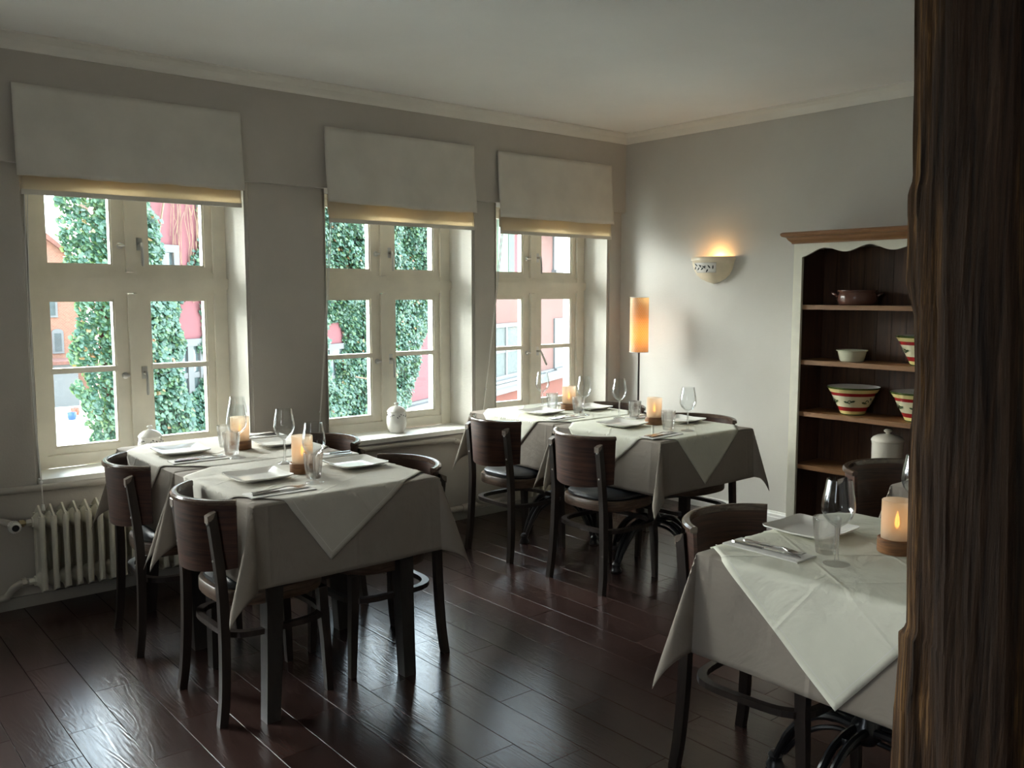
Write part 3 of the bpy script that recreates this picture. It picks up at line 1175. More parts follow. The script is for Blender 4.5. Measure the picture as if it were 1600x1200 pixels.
    keep &= ~(sparse & (rg.random(N) > 0.40) & (m < 0.3) & (u > 0.9))
    u, z, m = u[keep], z[keep], m[keep]
    n = len(u)
    depth = 0.05 + np.clip(m, 0, 0.5) * 0.5 * (0.35 + 0.9 * vn(u, z, 2.2, 3)) + 0.20 * vn(u, z, 5.0, 4) * np.clip(m * 3, 0, 1)
    yy = -depth * rg.uniform(0.45, 1.0, n)
    sz = rg.uniform(0.027, 0.052, n)
    lx = np.array([0, 0.55, 0.62, 0.0, -0.62, -0.55])
    lz = np.array([0.55, 0.30, -0.25, -0.95, -0.25, 0.30])
    ly = np.array([-0.1, 0.12, 0.15, -0.02, 0.15, 0.12])
    rot = rg.normal(0, 0.7, n)
    tilt = rg.normal(0.55, 0.35, n)
    pan = rg.normal(0, 0.5, n)
    X = lx[None] * np.cos(rot)[:, None] - lz[None] * np.sin(rot)[:, None]
    Zz = lx[None] * np.sin(rot)[:, None] + lz[None] * np.cos(rot)[:, None]
    Y = np.repeat(ly[None], n, 0)
    # tilt: lower tips swing outwards (towards -y)
    Y2 = Y * np.cos(tilt)[:, None] + Zz * np.sin(tilt)[:, None]
    Z2 = -Y * np.sin(tilt)[:, None] + Zz * np.cos(tilt)[:, None]
    X3 = X * np.cos(pan)[:, None] - Y2 * np.sin(pan)[:, None]
    Y3 = X * np.sin(pan)[:, None] + Y2 * np.cos(pan)[:, None]
    co = np.stack([X3 * sz[:, None] + u[:, None], Y3 * sz[:, None] + yy[:, None], Z2 * sz[:, None] + z[:, None] + 3.6], -1).reshape(-1, 3)
    base = (np.arange(n) * 6)[:, None]
    tri = np.array([[0, 2, 1], [0, 3, 2], [0, 4, 3], [0, 5, 4]])
    fc = (base[:, None, :] + tri[None]).reshape(-1, 3)
    me = bpy.data.meshes.new('climbing_ivy')
    me.vertices.add(len(co))
    me.vertices.foreach_set('co', co.ravel())
    me.loops.add(fc.size)
    me.loops.foreach_set('vertex_index', fc.ravel().astype(np.int32))
    me.polygons.add(len(fc))
    me.polygons.foreach_set('loop_start', (np.arange(len(fc)) * 3).astype(np.int32))
    me.polygons.foreach_set('loop_total', np.full(len(fc), 3, np.int32))
    me.update()
    me.validate()
    ivy = link('climbing_ivy', me, M['ivy'])
    ivy.location = house.location
    ivy.rotation_euler = house.rotation_euler
    tag(ivy, 'dense green ivy climbing over the red house wall', 'ivy', kind='stuff')
    # bare stems
    bm = bmesh.new()
    r3 = random.Random(11)
    for k in range(18):
        x = r3.uniform(0.95, 1.42)
        z0 = r3.uniform(1.2, 2.0)
        pts = [(x, -0.025, z0 + 3.6)]
        for q in range(7):
            x += r3.uniform(-0.05, 0.05)
            pts.append((x, -0.025 - r3.random() * 0.02, z0 + 3.6 + (q + 1) * r3.uniform(0.15, 0.22)))
        tube(bm, pts, 0.0045, 4)
    for pts in ([(4.6, -0.3, 3.75), (5.0, -0.42, 3.65), (5.4, -0.40, 3.45)], [(6.55, -0.12, 2.98), (6.9, -0.16, 2.85), (7.15, -0.18, 2.74)], [(0.62, -0.05, 5.4), (0.7, -0.05, 5.8), (0.8, -0.05, 6.2)]):
        tube(bm, catmull(pts, 4), 0.012, 5)
    st = obj('bare_stems', bm, M['vine'])
    st.location = house.location
    st.rotation_euler = house.rotation_euler
    tag(st, 'thin dry vine stems on the bare red render', 'vine', kind='stuff')

    # ---- ground and the brick house further off
    gd = obj('ground', B(-60, 90, 5.2, 110, -3.75, -3.6), M['ground'])
    struct(gd)
    bh = empty('brick_house', (2.0, 46, -3.6), R(0))
    tag(bh, 'orange brick house with a sloping gable, far left beyond the ivy', 'building')
    bm = bmesh.new()
    fr = [(-3, 0), (9.9, 0), (9.9, 6.4), (8.2, 7.7), (3.0, 11.6), (-3, 7.0)]
    loft(bm, [[(x, y, z) for x, z in fr] for y in (0.0, 9.0)])
    obj('brick_wall', bm, M['brick'], bh)
    bm = bmesh.new()
    rf = [(10.3, 6.15), (8.3, 7.85), (3.0, 11.9), (-3.3, 7.1), (-3.3, 6.9), (3.0, 11.6), (8.2, 7.65), (10.2, 6.05)]
    loft(bm, [[(x, y, z) for x, z in rf] for y in (-0.25, 9.2)])
    obj('roof', bm, M['roof_tile'], bh)
    for (x0, z0) in ((8.15, 3.95), (8.35, 2.25), (6.4, 3.95), (6.4, 2.25), (8.3, 0.4)):
        arc = [(x0 + 0.25 + 0.25 * math.cos(a), z0 + 1.0 + 0.16 * math.sin(a)) for a in [PI * k / 8 for k in range(9)]]
        poly = [(x0, z0), (x0 + 0.5, z0)] + arc
        bm = bmesh.new()
        loft(bm, [[(x, y, z) for x, z in poly] for y in (-0.06, 0.05)])
        wf = obj('window', bm, M['white_trim'], bh)
        obj('pane', B(x0 + 0.1, x0 + 0.4, -0.075, -0.062, z0 + 0.1, z0 + 0.95), M['far_glass'], wf)
    # low white shed at the foot of the brick house
    sh = empty('white_shed', (8.6, 43.5, -3.6))
    tag(sh, 'low white shed in front of the brick house, at the left pane edge', 'shed')
    obj('wall', B(-2.5, 2.2, 0, 2, 0, 1.9), M['white_trim'], sh)
    obj('roof', B(-2.7, 2.4, -0.2, 2.2, 1.9, 2.05), M['roof_tile'], sh)
    # coloured tubs standing on the pale ground
    for (nm, p, mt, lb) in (('plastic_tub', (9.32, 38.8, -3.6), 'blue_plastic', 'small blue round tub on the pale ground outside the leftmost window'),
                            ('plastic_tub', (9.80, 40.2, -3.6), 'red_plastic', 'small orange red tub on the pale ground behind the blue tub')):
        t = empty(nm, p)
        tag(t, lb, 'tub', 'tubs on the ground outside')
        bm = bmesh.new()
        lathe(bm, [(0.0, 0.0), (0.13, 0.0), (0.17, 0.12), (0.17, 0.26), (0.15, 0.30), (0.14, 0.28), (0.12, 0.05), (0.0, 0.03)], 16)
        obj('tub_body', bm, M[mt], t, smooth=True)
        bm = bmesh.new()
        tube(bm, [(0.165 * math.cos(a), 0.165 * math.sin(a), 0.285) for a in [2 * PI * k / 16 for k in range(16)]], 0.012, 6, closed=True)
        obj('tub_rim', bm, M[mt], t, smooth=True)


outside()


# ================================================================== chairs
def back_curve(t, n, extra=0.0):
    """arc of the back at height fraction t (0 top .. 1 bottom); extra pushes outwards"""
    wd = 0.208 + (0.192 - 0.208) * t
    xa = -0.318 + (-0.305 + 0.318) * t          # apex
    xe = -0.196 + (-0.190 + 0.196) * t          # ends
    s = xe - xa
    Rr = (wd * wd + s * s) / (2 * s)
    cx = xa + Rr
    am = math.asin(min(1, wd / Rr))
    if s > Rr:
        am = PI - am
    return [(cx - (Rr + extra) * math.cos(am * (2 * k / n - 1)), (Rr + extra) * math.sin(am * (2 * k / n - 1))) for k in range(n + 1)]


def make_chair(label):
    root = empty('dining_chair', (0, 0, 0))
    tag(root, label, 'chair', 'dark bentwood dining chairs')
    ZT, ZB = 0.785, 0.545
    n = 26
    # backrest: bent plywood shell
    bm = bmesh.new()
    loops = []
    nz = 6
    outer, inner = [], []
    for j in range(nz + 1):
        t = j / nz
        sag = 0.0
        z = ZT - 0.010 + (ZB - ZT + 0.010) * t
        po = back_curve(t, n, 0.006)
        pi_ = back_curve(t, n, -0.006)
        outer.append([bm.verts.new((x, y, z - (0.022 * (1 - abs(2 * k / n - 1) ** 2) if j == nz else 0.0))) for k, (x, y) in enumerate(po)])
        inner.append([bm.verts.new((x, y, z - (0.022 * (1 - abs(2 * k / n - 1) ** 2) if j == nz else 0.0))) for k, (x, y) in enumerate(pi_)])
    for j in range(nz):
        for k in range(n):
            bm.faces.new((outer[j][k], outer[j][k + 1], outer[j + 1][k + 1], outer[j + 1][k]))
            bm.faces.new((inner[j][k + 1], inner[j][k], inner[j + 1][k], inner[j + 1][k + 1]))
        bm.faces.new((outer[j][0], outer[j + 1][0], inner[j + 1][0], inner[j][0]))
        bm.faces.new((outer[j + 1][n], outer[j][n], inner[j][n], inner[j + 1][n]))
    for k in range(n):
        bm.faces.new((outer[0][k + 1], outer[0][k], inner[0][k], inner[0][k + 1]))
        bm.faces.new((outer[nz][k], outer[nz][k + 1], inner[nz][k + 1], inner[nz][k]))
    back = obj('backrest', bm, M['chair_back'], root, smooth=True)
    # thick rounded rim on top of the back
    bm = bmesh.new()
    lo = []
    io, oo = back_curve(0, n, -0.009), back_curve(0, n, 0.015)
    for k in range(n + 1):
        sq = 1.0 if 0 < k < n else 0.8
        (xi, yi), (xo, yo) = io[k], oo[k]
        z0, z1 = ZT - 0.020, ZT
        lo.append([(xi, yi, z0), (xi, yi, z1 - 0.003), (xi + (xo - xi) * 0.18, yi + (yo - yi) * 0.18, z1), (xi + (xo - xi) * 0.75, yi + (yo - yi) * 0.75, z1 - 0.001), (xo, yo, z1 - 0.007), (xo, yo, z0 + 0.003), (xi + (xo - xi) * 0.6, yi + (yo - yi) * 0.6, z0)])
    loft(bm, lo)
    rim = obj('back_rim', bm, M['chair_rim'], root, smooth=True)
    rim['label'] = 'worn rounded rim, paler than the back'
    # seat ring and pad
    def sup(r, n_, e, squash=1.0):
        out = []
        for k in range(n_):
            a = 2 * PI * k / n_
            c, s = math.cos(a), math.sin(a)
            q = (abs(c) ** e + abs(s) ** e) ** (-1 / e)
            out.append((r * q * c, r * q * s * squash))
        return out
    bm = bmesh.new()
    so = [(x - 0.028, y) for x, y in sup(0.203, 44, 2.9)]
    loft(bm, [[((x + 0.028) * f - 0.028, y * f, z) for x, y in so] for f, z in ((0.985, 0.398), (1.0, 0.403), (1.0, 0.442), (0.985, 0.447))])
    seat = obj('seat_frame', bm, M['seat_rim'], root, smooth=True)
    seat['label'] = 'worn plywood seat edge'
    bm = bmesh.new()
    loft(bm, [[((x + 0.028) * f - 0.028, y * f, z) for x, y in so] for f, z in ((0.90, 0.4475), (0.925, 0.456), (0.915, 0.466), (0.86, 0.474), (0.70, 0.481), (0.40, 0.486), (0.12, 0.487))])
    obj('seat_pad', bm, M['vinyl'], root, smooth=True)
    # rear legs run up to carry the back
    for s in (1, -1):
        path = [(-0.264, 0.192, 0.0), (-0.252, 0.188, 0.09), (-0.244, 0.182, 0.22), (-0.241, 0.176, 0.36), (-0.242, 0.172, 0.46), (-0.250, 0.170, 0.56), (-0.262, 0.168, 0.67), (-0.270, 0.167, 0.738)]
        path = catmull(path, 3)
        bm = bmesh.new()
        lo = []
        for i, p in enumerate(path):
            t = i / (len(path) - 1)
            a, b_ = 0.0165 - 0.003 * abs(t - 0.5), 0.0145
            x, y, z = p.x, p.y * s, p.z
            lo.append([(x - a, y - b_, z), (x + a, y - b_, z), (x + a, y + b_, z), (x - a, y + b_, z)])
        lo[-1] = [(q[0], q[1], q[2] + (0.008 if k in (1, 2) else -0.006)) for k, q in enumerate(lo[-1])]
        loft(bm, lo)
        leg = obj('leg', bm, M['chair_frame'], root, bevel=0.003)
        bm = bmesh.new()
        for zz, xx in ((0.705, -0.2835), (0.575, -0.268)):
            lathe(bm, [(0, 0), (0.0055, 0), (0.004, 0.003), (0, 0.0035)], 8)
            bmesh.ops.rotate(bm, verts=[v for v in bm.verts if not v.tag], cent=(0, 0, 0), matrix=Matrix.Rotation(R(-90), 3, 'Y'))
            for v in bm.verts:
                if not v.tag:
                    v.co += Vector((xx, 0.168 * s, zz))
                    v.tag = True
        obj('screw', bm, M['steel'], leg)
        bm = bmesh.new()
        (x, y, z) = (-0.270, 0.167 * s, 0.738)
        loft(bm, [[(x - 0.0165, y - 0.0148, z - 0.030), (x + 0.004, y - 0.0148, z - 0.012), (x + 0.004, y + 0.0148, z - 0.012), (x - 0.0165, y + 0.0148, z - 0.030)],
                  [(x - 0.0168, y - 0.0148, z - 0.004), (x + 0.0125, y - 0.0148, z + 0.010), (x + 0.0125, y + 0.0148, z + 0.010), (x - 0.0168, y + 0.0148, z - 0.004)]])
        tip = obj('leg_tip', bm, M['worn_tip'], leg, bevel=0.002)
        tip['label'] = 'pale worn upper end'
    # front legs
    for s in (1, -1):
        bm = bmesh.new()
        lo = []
        for (x, y, z, a) in ((0.158, 0.166, 0.0, 0.0125), (0.150, 0.164, 0.2, 0.0155), (0.143, 0.160, 0.30, 0.0165), (0.140, 0.156, 0.40, 0.0175)):
            y *= s
            lo.append([(x - a, y - a, z), (x + a, y - a, z), (x + a, y + a, z), (x - a, y + a, z)])
        loft(bm, lo)
        obj('leg', bm, M['chair_frame'], root, bevel=0.003)
    # bentwood stretcher ring
    ro, ri = sup(0.204, 44, 3.9), sup(0.181, 44, 3.7)
    bm = bmesh.new()
    lo = [[(ri[k][0] - 0.030, ri[k][1], 0.290), (ro[k][0] - 0.030, ro[k][1], 0.290), (ro[k][0] - 0.030, ro[k][1], 0.310), (ri[k][0] - 0.030, ri[k][1], 0.310)] for k in range(44)]
    loft(bm, lo, closed=True)
    obj('stretcher', bm, M['chair_frame'], root, bevel=0.002, ang=50)
    return root


CH = [((1.385, 3.080), 0, 'dark curved-back chair at the left front table, nearest the viewer on its left side'),
      ((1.372, 3.858), -4, 'dark curved-back chair beside the left radiator, tucked under the back left table'),
      ((1.818, 3.110), 180, 'chair at the right side of the left front table, only its rim above the cloth'),
      ((1.862, 3.830), 184, 'chair at the right side of the back left table, below the middle window'),
      ((3.345, 3.180), 0, 'brown curved-back chair mid floor, nearest one of the far table group'),
      ((3.338, 3.880), 0, 'brown curved-back chair by the pier between middle and corner windows'),
      ((3.862, 3.150), 180, 'chair on the right-wall side of the pale green covered table near the sconce'),
      ((3.888, 3.840), 180, 'chair in the room corner in front of the floor lamp'),
      ((2.318, 1.470), -86, 'dark chair drawn up to the far side of the right foreground table'),
      ((3.455, 1.580), -90, 'dark chair below the cabinet canister, half hidden by the timber post')]
c0 = None
for (xy, deg, lb) in CH:
    if c0 is None:
        c0 = make_chair(lb)
        c0.location = (*xy, 0)
        c0.rotation_euler = (0, 0, R(deg))
    else:
        dup(c0, (*xy, 0), R(deg), lb)


# ================================================================== tables and cloths
def wooden_table(cx, cy, hx, hy, ztop, feet, label):
    root = empty('dining_table', (cx, cy, 0))
    tag(root, label, 'table')
    obj('tabletop', B(-hx + 0.006, hx - 0.006, -hy + 0.006, hy - 0.006, ztop - 0.034, ztop - 0.006), M['table_leg'], root, bevel=0.006)
    i = 0.07
    bm = bmesh.new()
    for y in (-hy + i, hy - i):
        box(bm, -hx + i, hx - i, y - 0.01, y + 0.01, ztop - 0.11, ztop - 0.034)
    for x in (-hx + i, hx - i):
        box(bm, x - 0.01, x + 0.01, -hy + i + 0.011, hy - i - 0.011, ztop - 0.11, ztop - 0.034)
    obj('apron', bm, M['table_leg'], root)
    for (sx_, sy_, fx, fy) in feet:
        tx, ty = sx_ * (hx - 0.105), sy_ * (hy - 0.105)
        fx, fy = fx - cx, fy - cy
        lo = []
        zt = ztop - 0.036
        for k in range(9):
            t = k / 8
            z = zt * t
            q = (1 - t) ** 2.2
            x, y = tx + (fx - tx) * q, ty + (fy - ty) * q
            a = 0.0255 + 0.009 * t
            lo.append([(x - a, y - a, z), (x + a, y - a, z), (x + a, y + a, z), (x - a, y + a, z)])
        bm = bmesh.new()
        loft(bm, lo)
        obj('leg', bm, M['table_leg'], root, bevel=0.004)
    return root


def iron_table(cx, cy, hx, hy, ztop, label, bx=None, by=None):
    root = empty('bistro_table', (cx, cy, 0))
    tag(root, label, 'table')
    obj('tabletop', B(-hx + 0.006, hx - 0.006, -hy + 0.006, hy - 0.006, ztop - 0.034, ztop - 0.006), M['table_leg'], root, bevel=0.006)
    ox, oy = (bx or cx) - cx, (by or cy) - cy
    bm = bmesh.new()
    lathe(bm, [(0.0, 0.20), (0.03, 0.20), (0.045, 0.22), (0.045, 0.25), (0.032, 0.27), (0.028, 0.30), (0.026, 0.55), (0.030, 0.60), (0.042, 0.63), (0.032, 0.66), (0.06, ztop - 0.05), (0.0, ztop - 0.045)], 16, (ox, oy, 0))
    obj('column', bm, M['iron'], root, smooth=True)
    bm = bmesh.new()
    for a in (0, 1, 2, 3):
        c, s = math.cos(a * PI / 2 + PI / 4), math.sin(a * PI / 2 + PI / 4)
        v = [(c * 0.28 - s * 0.02 + ox, s * 0.28 + c * 0.02 + oy), (c * 0.03 - s * 0.02 + ox, s * 0.03 + c * 0.02 + oy), (c * 0.03 + s * 0.02 + ox, s * 0.03 - c * 0.02 + oy), (c * 0.28 + s * 0.02 + ox, s * 0.28 - c * 0.02 + oy)]
        prism(bm, v[::-1], ztop - 0.05, ztop - 0.0345)
    obj('top_spider', bm, M['iron'], root)
    for a in range(4):
        ca, sa = math.cos(a * PI / 2), math.sin(a * PI / 2)

        def P(r, z, w_=0.0):
            return (ox + ca * r - sa * w_, oy + sa * r + ca * w_, z)
        bm = bmesh.new()
        for w_ in (-0.016, 0.016):
            tube(bm, catmull([P(0.035, 0.245, w_), P(0.10, 0.243, w_), P(0.17, 0.215, w_), (P(0.23, 0.155, w_)), P(0.268, 0.085, w_ * 0.8), P(0.29, 0.03, w_ * 0.5)], 4), [0.012] * 15 + [0.011, 0.011, 0.011, 0.011, 0.012, 0.013], 8)
        tube(bm, catmull([P(0.032, 0.212), P(0.10, 0.205), P(0.165, 0.175), P(0.22, 0.12), P(0.262, 0.06)], 4), 0.008, 8)
        lathe(bm, [(0.0, 0.0), (0.026, 0.0), (0.03, 0.008), (0.024, 0.02), (0.02, 0.03), (0.024, 0.042), (0.016, 0.055), (0.0, 0.06)], 12, P(0.293, 0.0))
        lathe(bm, [(0.0, -0.012), (0.018, -0.01), (0.022, 0.0), (0.018, 0.012), (0.0, 0.015)], 10, P(0.105, 0.238))
        obj('leg', bm, M['iron'], root, smooth=True)
    return root


class Drape:
    """maps flat cloth coordinates to a cloth hanging over a square top"""
    def __init__(s, cx, cy, hx, hy, z, seed=0, amp=1.0, flare=0.05, hold=()):
        s.__dict__.update(cx=cx, cy=cy, hx=hx, hy=hy, z=z, seed=seed, amp=amp, flare=flare, hold=hold)

    def side_out(s, d, q):
        """outward offset at drop d, position q along the edge"""
        if d <= 0:
            return 0.0
        n = mnoise.noise(Vector((q * 4.5, s.seed * 7.7, 0.3)))
        n2 = mnoise.noise(Vector((q * 10.0, s.seed * 3.1, 2.3 + d * 2)))
        return 0.004 + d * s.flare + s.amp * min(1, d / 0.25) * (0.020 * n + 0.008 * n2)

    def __call__(s, u, v, lift=0.0, slack=0.0):
        dx, dy = abs(u) - s.hx, abs(v) - s.hy
        sx_, sy_ = (1 if u > 0 else -1), (1 if v > 0 else -1)
        rr = 0.010
        bumpy = 0.0015 * mnoise.noise(Vector((u * 5, v * 5, s.seed * 2.0)))
        if dx <= 0 and dy <= 0:
            # round the very edge a little
            e = max(0, 1 - min(-dx, -dy) / rr)
            return (s.cx + u, s.cy + v, s.z + lift + max(bumpy, -0.0008) - 0.003 * e * e)
        drop_e = 0.003

        def hang(d):
            return max(0.0, d)
        if dx > 0 and dy <= 0:
            ww = min(1, -dy / 0.10)
            o = s.side_out(dx, v + sx_ * 3.3) * ww + (0.004 + dx * s.flare) * (1 - ww)
            return (s.cx + sx_ * (s.hx + o + lift + slack * dx), s.cy + v, s.z - drop_e - math.sqrt(max(0, dx * dx - (o * o if o < dx else 0))) + lift * max(0, 1 - dx / 0.03))
        if dy > 0 and dx <= 0:
            ww = min(1, -dx / 0.10)
            o = s.side_out(dy, u + sy_ * 5.7) * ww + (0.004 + dy * s.flare) * (1 - ww)
            return (s.cx + u, s.cy + sy_ * (s.hy + o + lift + slack * dy), s.z - drop_e - math.sqrt(max(0, dy * dy - (o * o if o < dy else 0))) + lift * max(0, 1 - dy / 0.03))
        r = math.hypot(dx, dy)
        th = math.atan2(dy, dx)
        k = math.sin(2 * th)
        o = 0.004 + r * (s.flare + 0.27 * k ** 1.2)
        o = min(o, r * 0.6 + 0.004)
        # the pleat swings to one side
        sw = th - (0.36 + 0.12 * math.sin(s.seed * 2.1 + sx_ * 1.7 + sy_ * 0.6)) * k
        ox, oy = o * math.cos(sw) + 0.0, o * math.sin(sw)
        return (s.cx + sx_ * (s.hx + ox + lift * math.cos(th)), s.cy + sy_ * (s.hy + oy + lift * math.sin(th)), s.z - drop_e - math.sqrt(max(0, r * r - o * o)) if r > o else s.z - drop_e)


def axis_samples(h, d, nin, nout):
    a = [-h - d + d * k / nout for k in range(nout)]
    a += [-h + 2 * h * k / nin for k in range(nin + 1)]
    a += [h + d * (k + 1) / nout for k in range(nout)]
    # extra loops right at the edge so that it folds crisply
    a += [-h - 0.006, -h + 0.008, h - 0.008, h + 0.006]
    return sorted(set(round(q, 5) for q in a))


def cloth(dr, drop, label, mat='cloth'):
    us = axis_samples(dr.hx, drop, 22, 18)
    vs_ = axis_samples(dr.hy, drop, 22, 18)
    bm = bmesh.new()
    rows = [[bm.verts.new(dr(u, v)) for u in us] for v in vs_]
    uv = bm.loops.layers.uv.new('uv')
    wu, wv = 2 * (dr.hx + drop), 2 * (dr.hy + drop)
    for j in range(len(vs_) - 1):
        for i in range(len(us) - 1):
            f = bm.faces.new((rows[j][i], rows[j][i + 1], rows[j + 1][i + 1], rows[j + 1][i]))
            for lp, (a, b) in zip(f.loops, ((i, j), (i + 1, j), (i + 1, j + 1), (i, j + 1))):
                lp[uv].uv = (us[a] / wu + 0.5, vs_[b] / wv + 0.5)
    o = obj('tablecloth', bm, M[mat], None, smooth=True)
    so = o.modifiers.new('th', 'SOLIDIFY')
    so.thickness = 0.0016
    so.offset = -1
    tag(o, label, 'tablecloth', 'taupe tablecloths')
    return o


def overlay(dr, side, deg, off, label, mat='overlay'):
    bm = bmesh.new()
    n = 64
    c, s = math.cos(R(deg)), math.sin(R(deg))
    rows = []
    for j in range(n + 1):
        row = []
        for i in range(n + 1):
            a, b = side * (i / n - 0.5), side * (j / n - 0.5)
            u, v = a * c - b * s + off[0], a * s + b * c + off[1]
            row.append(bm.verts.new(dr(u, v, 0.0035)))
        rows.append(row)
    uv = bm.loops.layers.uv.new('uv')
    for j in range(n):
        for i in range(n):
            f = bm.faces.new((rows[j][i], rows[j][i + 1], rows[j + 1][i + 1], rows[j + 1][i]))
            for lp, (a, b) in zip(f.loops, ((i, j), (i + 1, j), (i + 1, j + 1), (i, j + 1))):
                lp[uv].uv = (a / n, b / n)
    o = obj('table_overlay', bm, M[mat], None, smooth=True)
    so = o.modifiers.new('th', 'SOLIDIFY')
    so.thickness = 0.0014
    so.offset = 1
    tag(o, label, 'table overlay', 'pale square overlays')
    # stitched hem: narrow strip just inside the border
    bm = bmesh.new()
    h0, h1 = side * 0.5 - 0.021, side * 0.5 - 0.0195
    m_ = 90
    for q in range(4):
        ca, sa = math.cos(q * PI / 2), math.sin(q * PI / 2)
        prev = None
        for k in range(m_ + 1):
            t = -h0 + 2 * h0 * k / m_
            pr = []
            for w_ in (h0, h1):
                a, b = (t * ca - w_ * sa, t * sa + w_ * ca)
                u, v = a * c - b * s + off[0], a * s + b * c + off[1]
                pr.append(bm.verts.new(dr(u, v, 0.0055)))
            if prev:
                bm.faces.new((prev[0], pr[0], pr[1], prev[1]))
            prev = pr
    obj('hem_stitch', bm, M['napkin'], o)
    return o


ZA, ZBt, ZC = 0.770, 0.760, 0.760
T = {'A1': (1.600, 3.178, 0.378, 0.370, ZA), 'A2': (1.600, 3.928, 0.378, 0.370, ZA),
     'B1': (3.672, 3.192, 0.373, 0.378, ZBt), 'B2': (3.672, 3.956, 0.373, 0.372, ZBt),
     'C': (2.335, 1.165, 0.370, 0.370, ZC), 'D': (3.62, 1.260, 0.370, 0.370, ZC)}
wooden_table(*T['A1'], [(-1, -1, 1.268, 2.822), (1, -1, 1.842, 2.838), (-1, 1, 1.300, 3.385), (1, 1, 1.885, 3.43)],
             'black wooden table with curved legs under the left front tablecloth')
wooden_table(*T['A2'], [(-1, -1, 1.315, 3.615), (1, -1, 1.885, 3.61), (-1, 1, 1.30, 4.20), (1, 1, 1.885, 4.20)],
             'black wooden table under the back left cloth beside the radiator')
iron_table(*T['B1'], 'cast iron pedestal table in front of the sconce wall', 3.70, 3.20)
iron_table(*T['B2'], 'cast iron pedestal table below the corner window', 3.69, 3.94)
iron_table(*T['C'], 'cast iron pedestal table in the right foreground', 2.345, 1.22)
iron_table(*T['D'], 'cast iron pedestal table behind the timber post')
DR = {k: Drape(*v, seed=i + 1, amp=(0.45 if k == 'A2' else 0.6)) for i, (k, v) in enumerate(T.items())}
cloth(DR['A1'], 0.285, 'taupe tablecloth on the left front table, hanging low at its front corners')
cloth(DR['A2'], 0.280, 'taupe tablecloth on the back left table beside the leftmost window')
cloth(DR['B1'], 0.265, 'taupe tablecloth on the far table nearest the right wall cabinet')
cloth(DR['B2'], 0.265, 'taupe tablecloth on the far table under the corner window')
cloth(DR['C'], 0.285, 'taupe tablecloth on the right foreground table')
cloth(DR['D'], 0.285, 'taupe tablecloth barely showing beside the timber post')
overlay(DR['A1'], 0.862, 35, (0, 0), 'pale square overlay with its tip hanging on the left front table')
overlay(DR['A2'], 0.862, 45, (0, 0), 'pale square overlay on the back left table beside the leftmost window')
overlay(DR['B1'], 0.885, 41, (0, 0), 'pale greenish overlay with its tip hanging toward the room, below the sconce', 'overlay_green')
overlay(DR['B2'], 0.870, 45, (0, 0), 'pale overlay on the far table under the corner window', 'overlay_green')
overlay(DR['C'], 0.940, 51.5, (0, 0), 'large cream overlay hanging over the near edge of the right foreground table', 'overlay_green')
overlay(DR['D'], 0.880, 45, (0, 0), 'pale overlay on the table behind the timber post', 'overlay_green')


# ================================================================== table ware
def make_wine():
    root = empty('wine_glass', (0, 0, 0))
    bm = bmesh.new()
    # bowl: outer then inner wall
    o = [(0.0052, 0.098), (0.010, 0.103), (0.024, 0.113), (0.036, 0.127), (0.0425, 0.143), (0.0435, 0.155), (0.041, 0.180), (0.036, 0.205), (0.0325, 0.228)]
    i = [(0.0315, 0.2282), (0.035, 0.205), (0.040, 0.180), (0.0424, 0.155), (0.0414, 0.1435), (0.035, 0.129), (0.023, 0.116), (0.010, 0.108), (0.0, 0.106)]
    lathe(bm, o + i, 28)
    # stem and foot share the surface
    s = [(0.0, 0.0), (0.034, 0.0), (0.0352, 0.0012), (0.034, 0.0026), (0.018, 0.0055), (0.007, 0.010), (0.0050, 0.022), (0.0046, 0.05), (0.0046, 0.085), (0.0052, 0.098)]
    lathe(bm, s, 28)
    bmesh.ops.remove_doubles(bm, verts=bm.verts, dist=1e-6)
    # split: bowl keeps the upper faces
    bm2 = bm.copy()
    bmesh.ops.delete(bm, geom=[f for f in bm.faces if f.calc_center_median().z < 0.0979], context='FACES')
    bmesh.ops.delete(bm2, geom=[f for f in bm2.faces if f.calc_center_median().z >= 0.0979], context='FACES')
    obj('bowl', bm, M['thin_glass'], root, smooth=True)
    obj('stem', bm2, M['glass'], root, smooth=True)
    return root


def make_tumbler():
    bm = bmesh.new()
    lathe(bm, [(0.0, 0.0), (0.026, 0.0), (0.0275, 0.002), (0.031, 0.025), (0.0355, 0.06), (0.0385, 0.098), (0.0378, 0.0995), (0.037, 0.098), (0.034, 0.06), (0.0295, 0.028), (0.026, 0.017), (0.015, 0.0145), (0.0, 0.014)], 28)
    return obj('tumbler', bm, M['glass'], None, smooth=True)


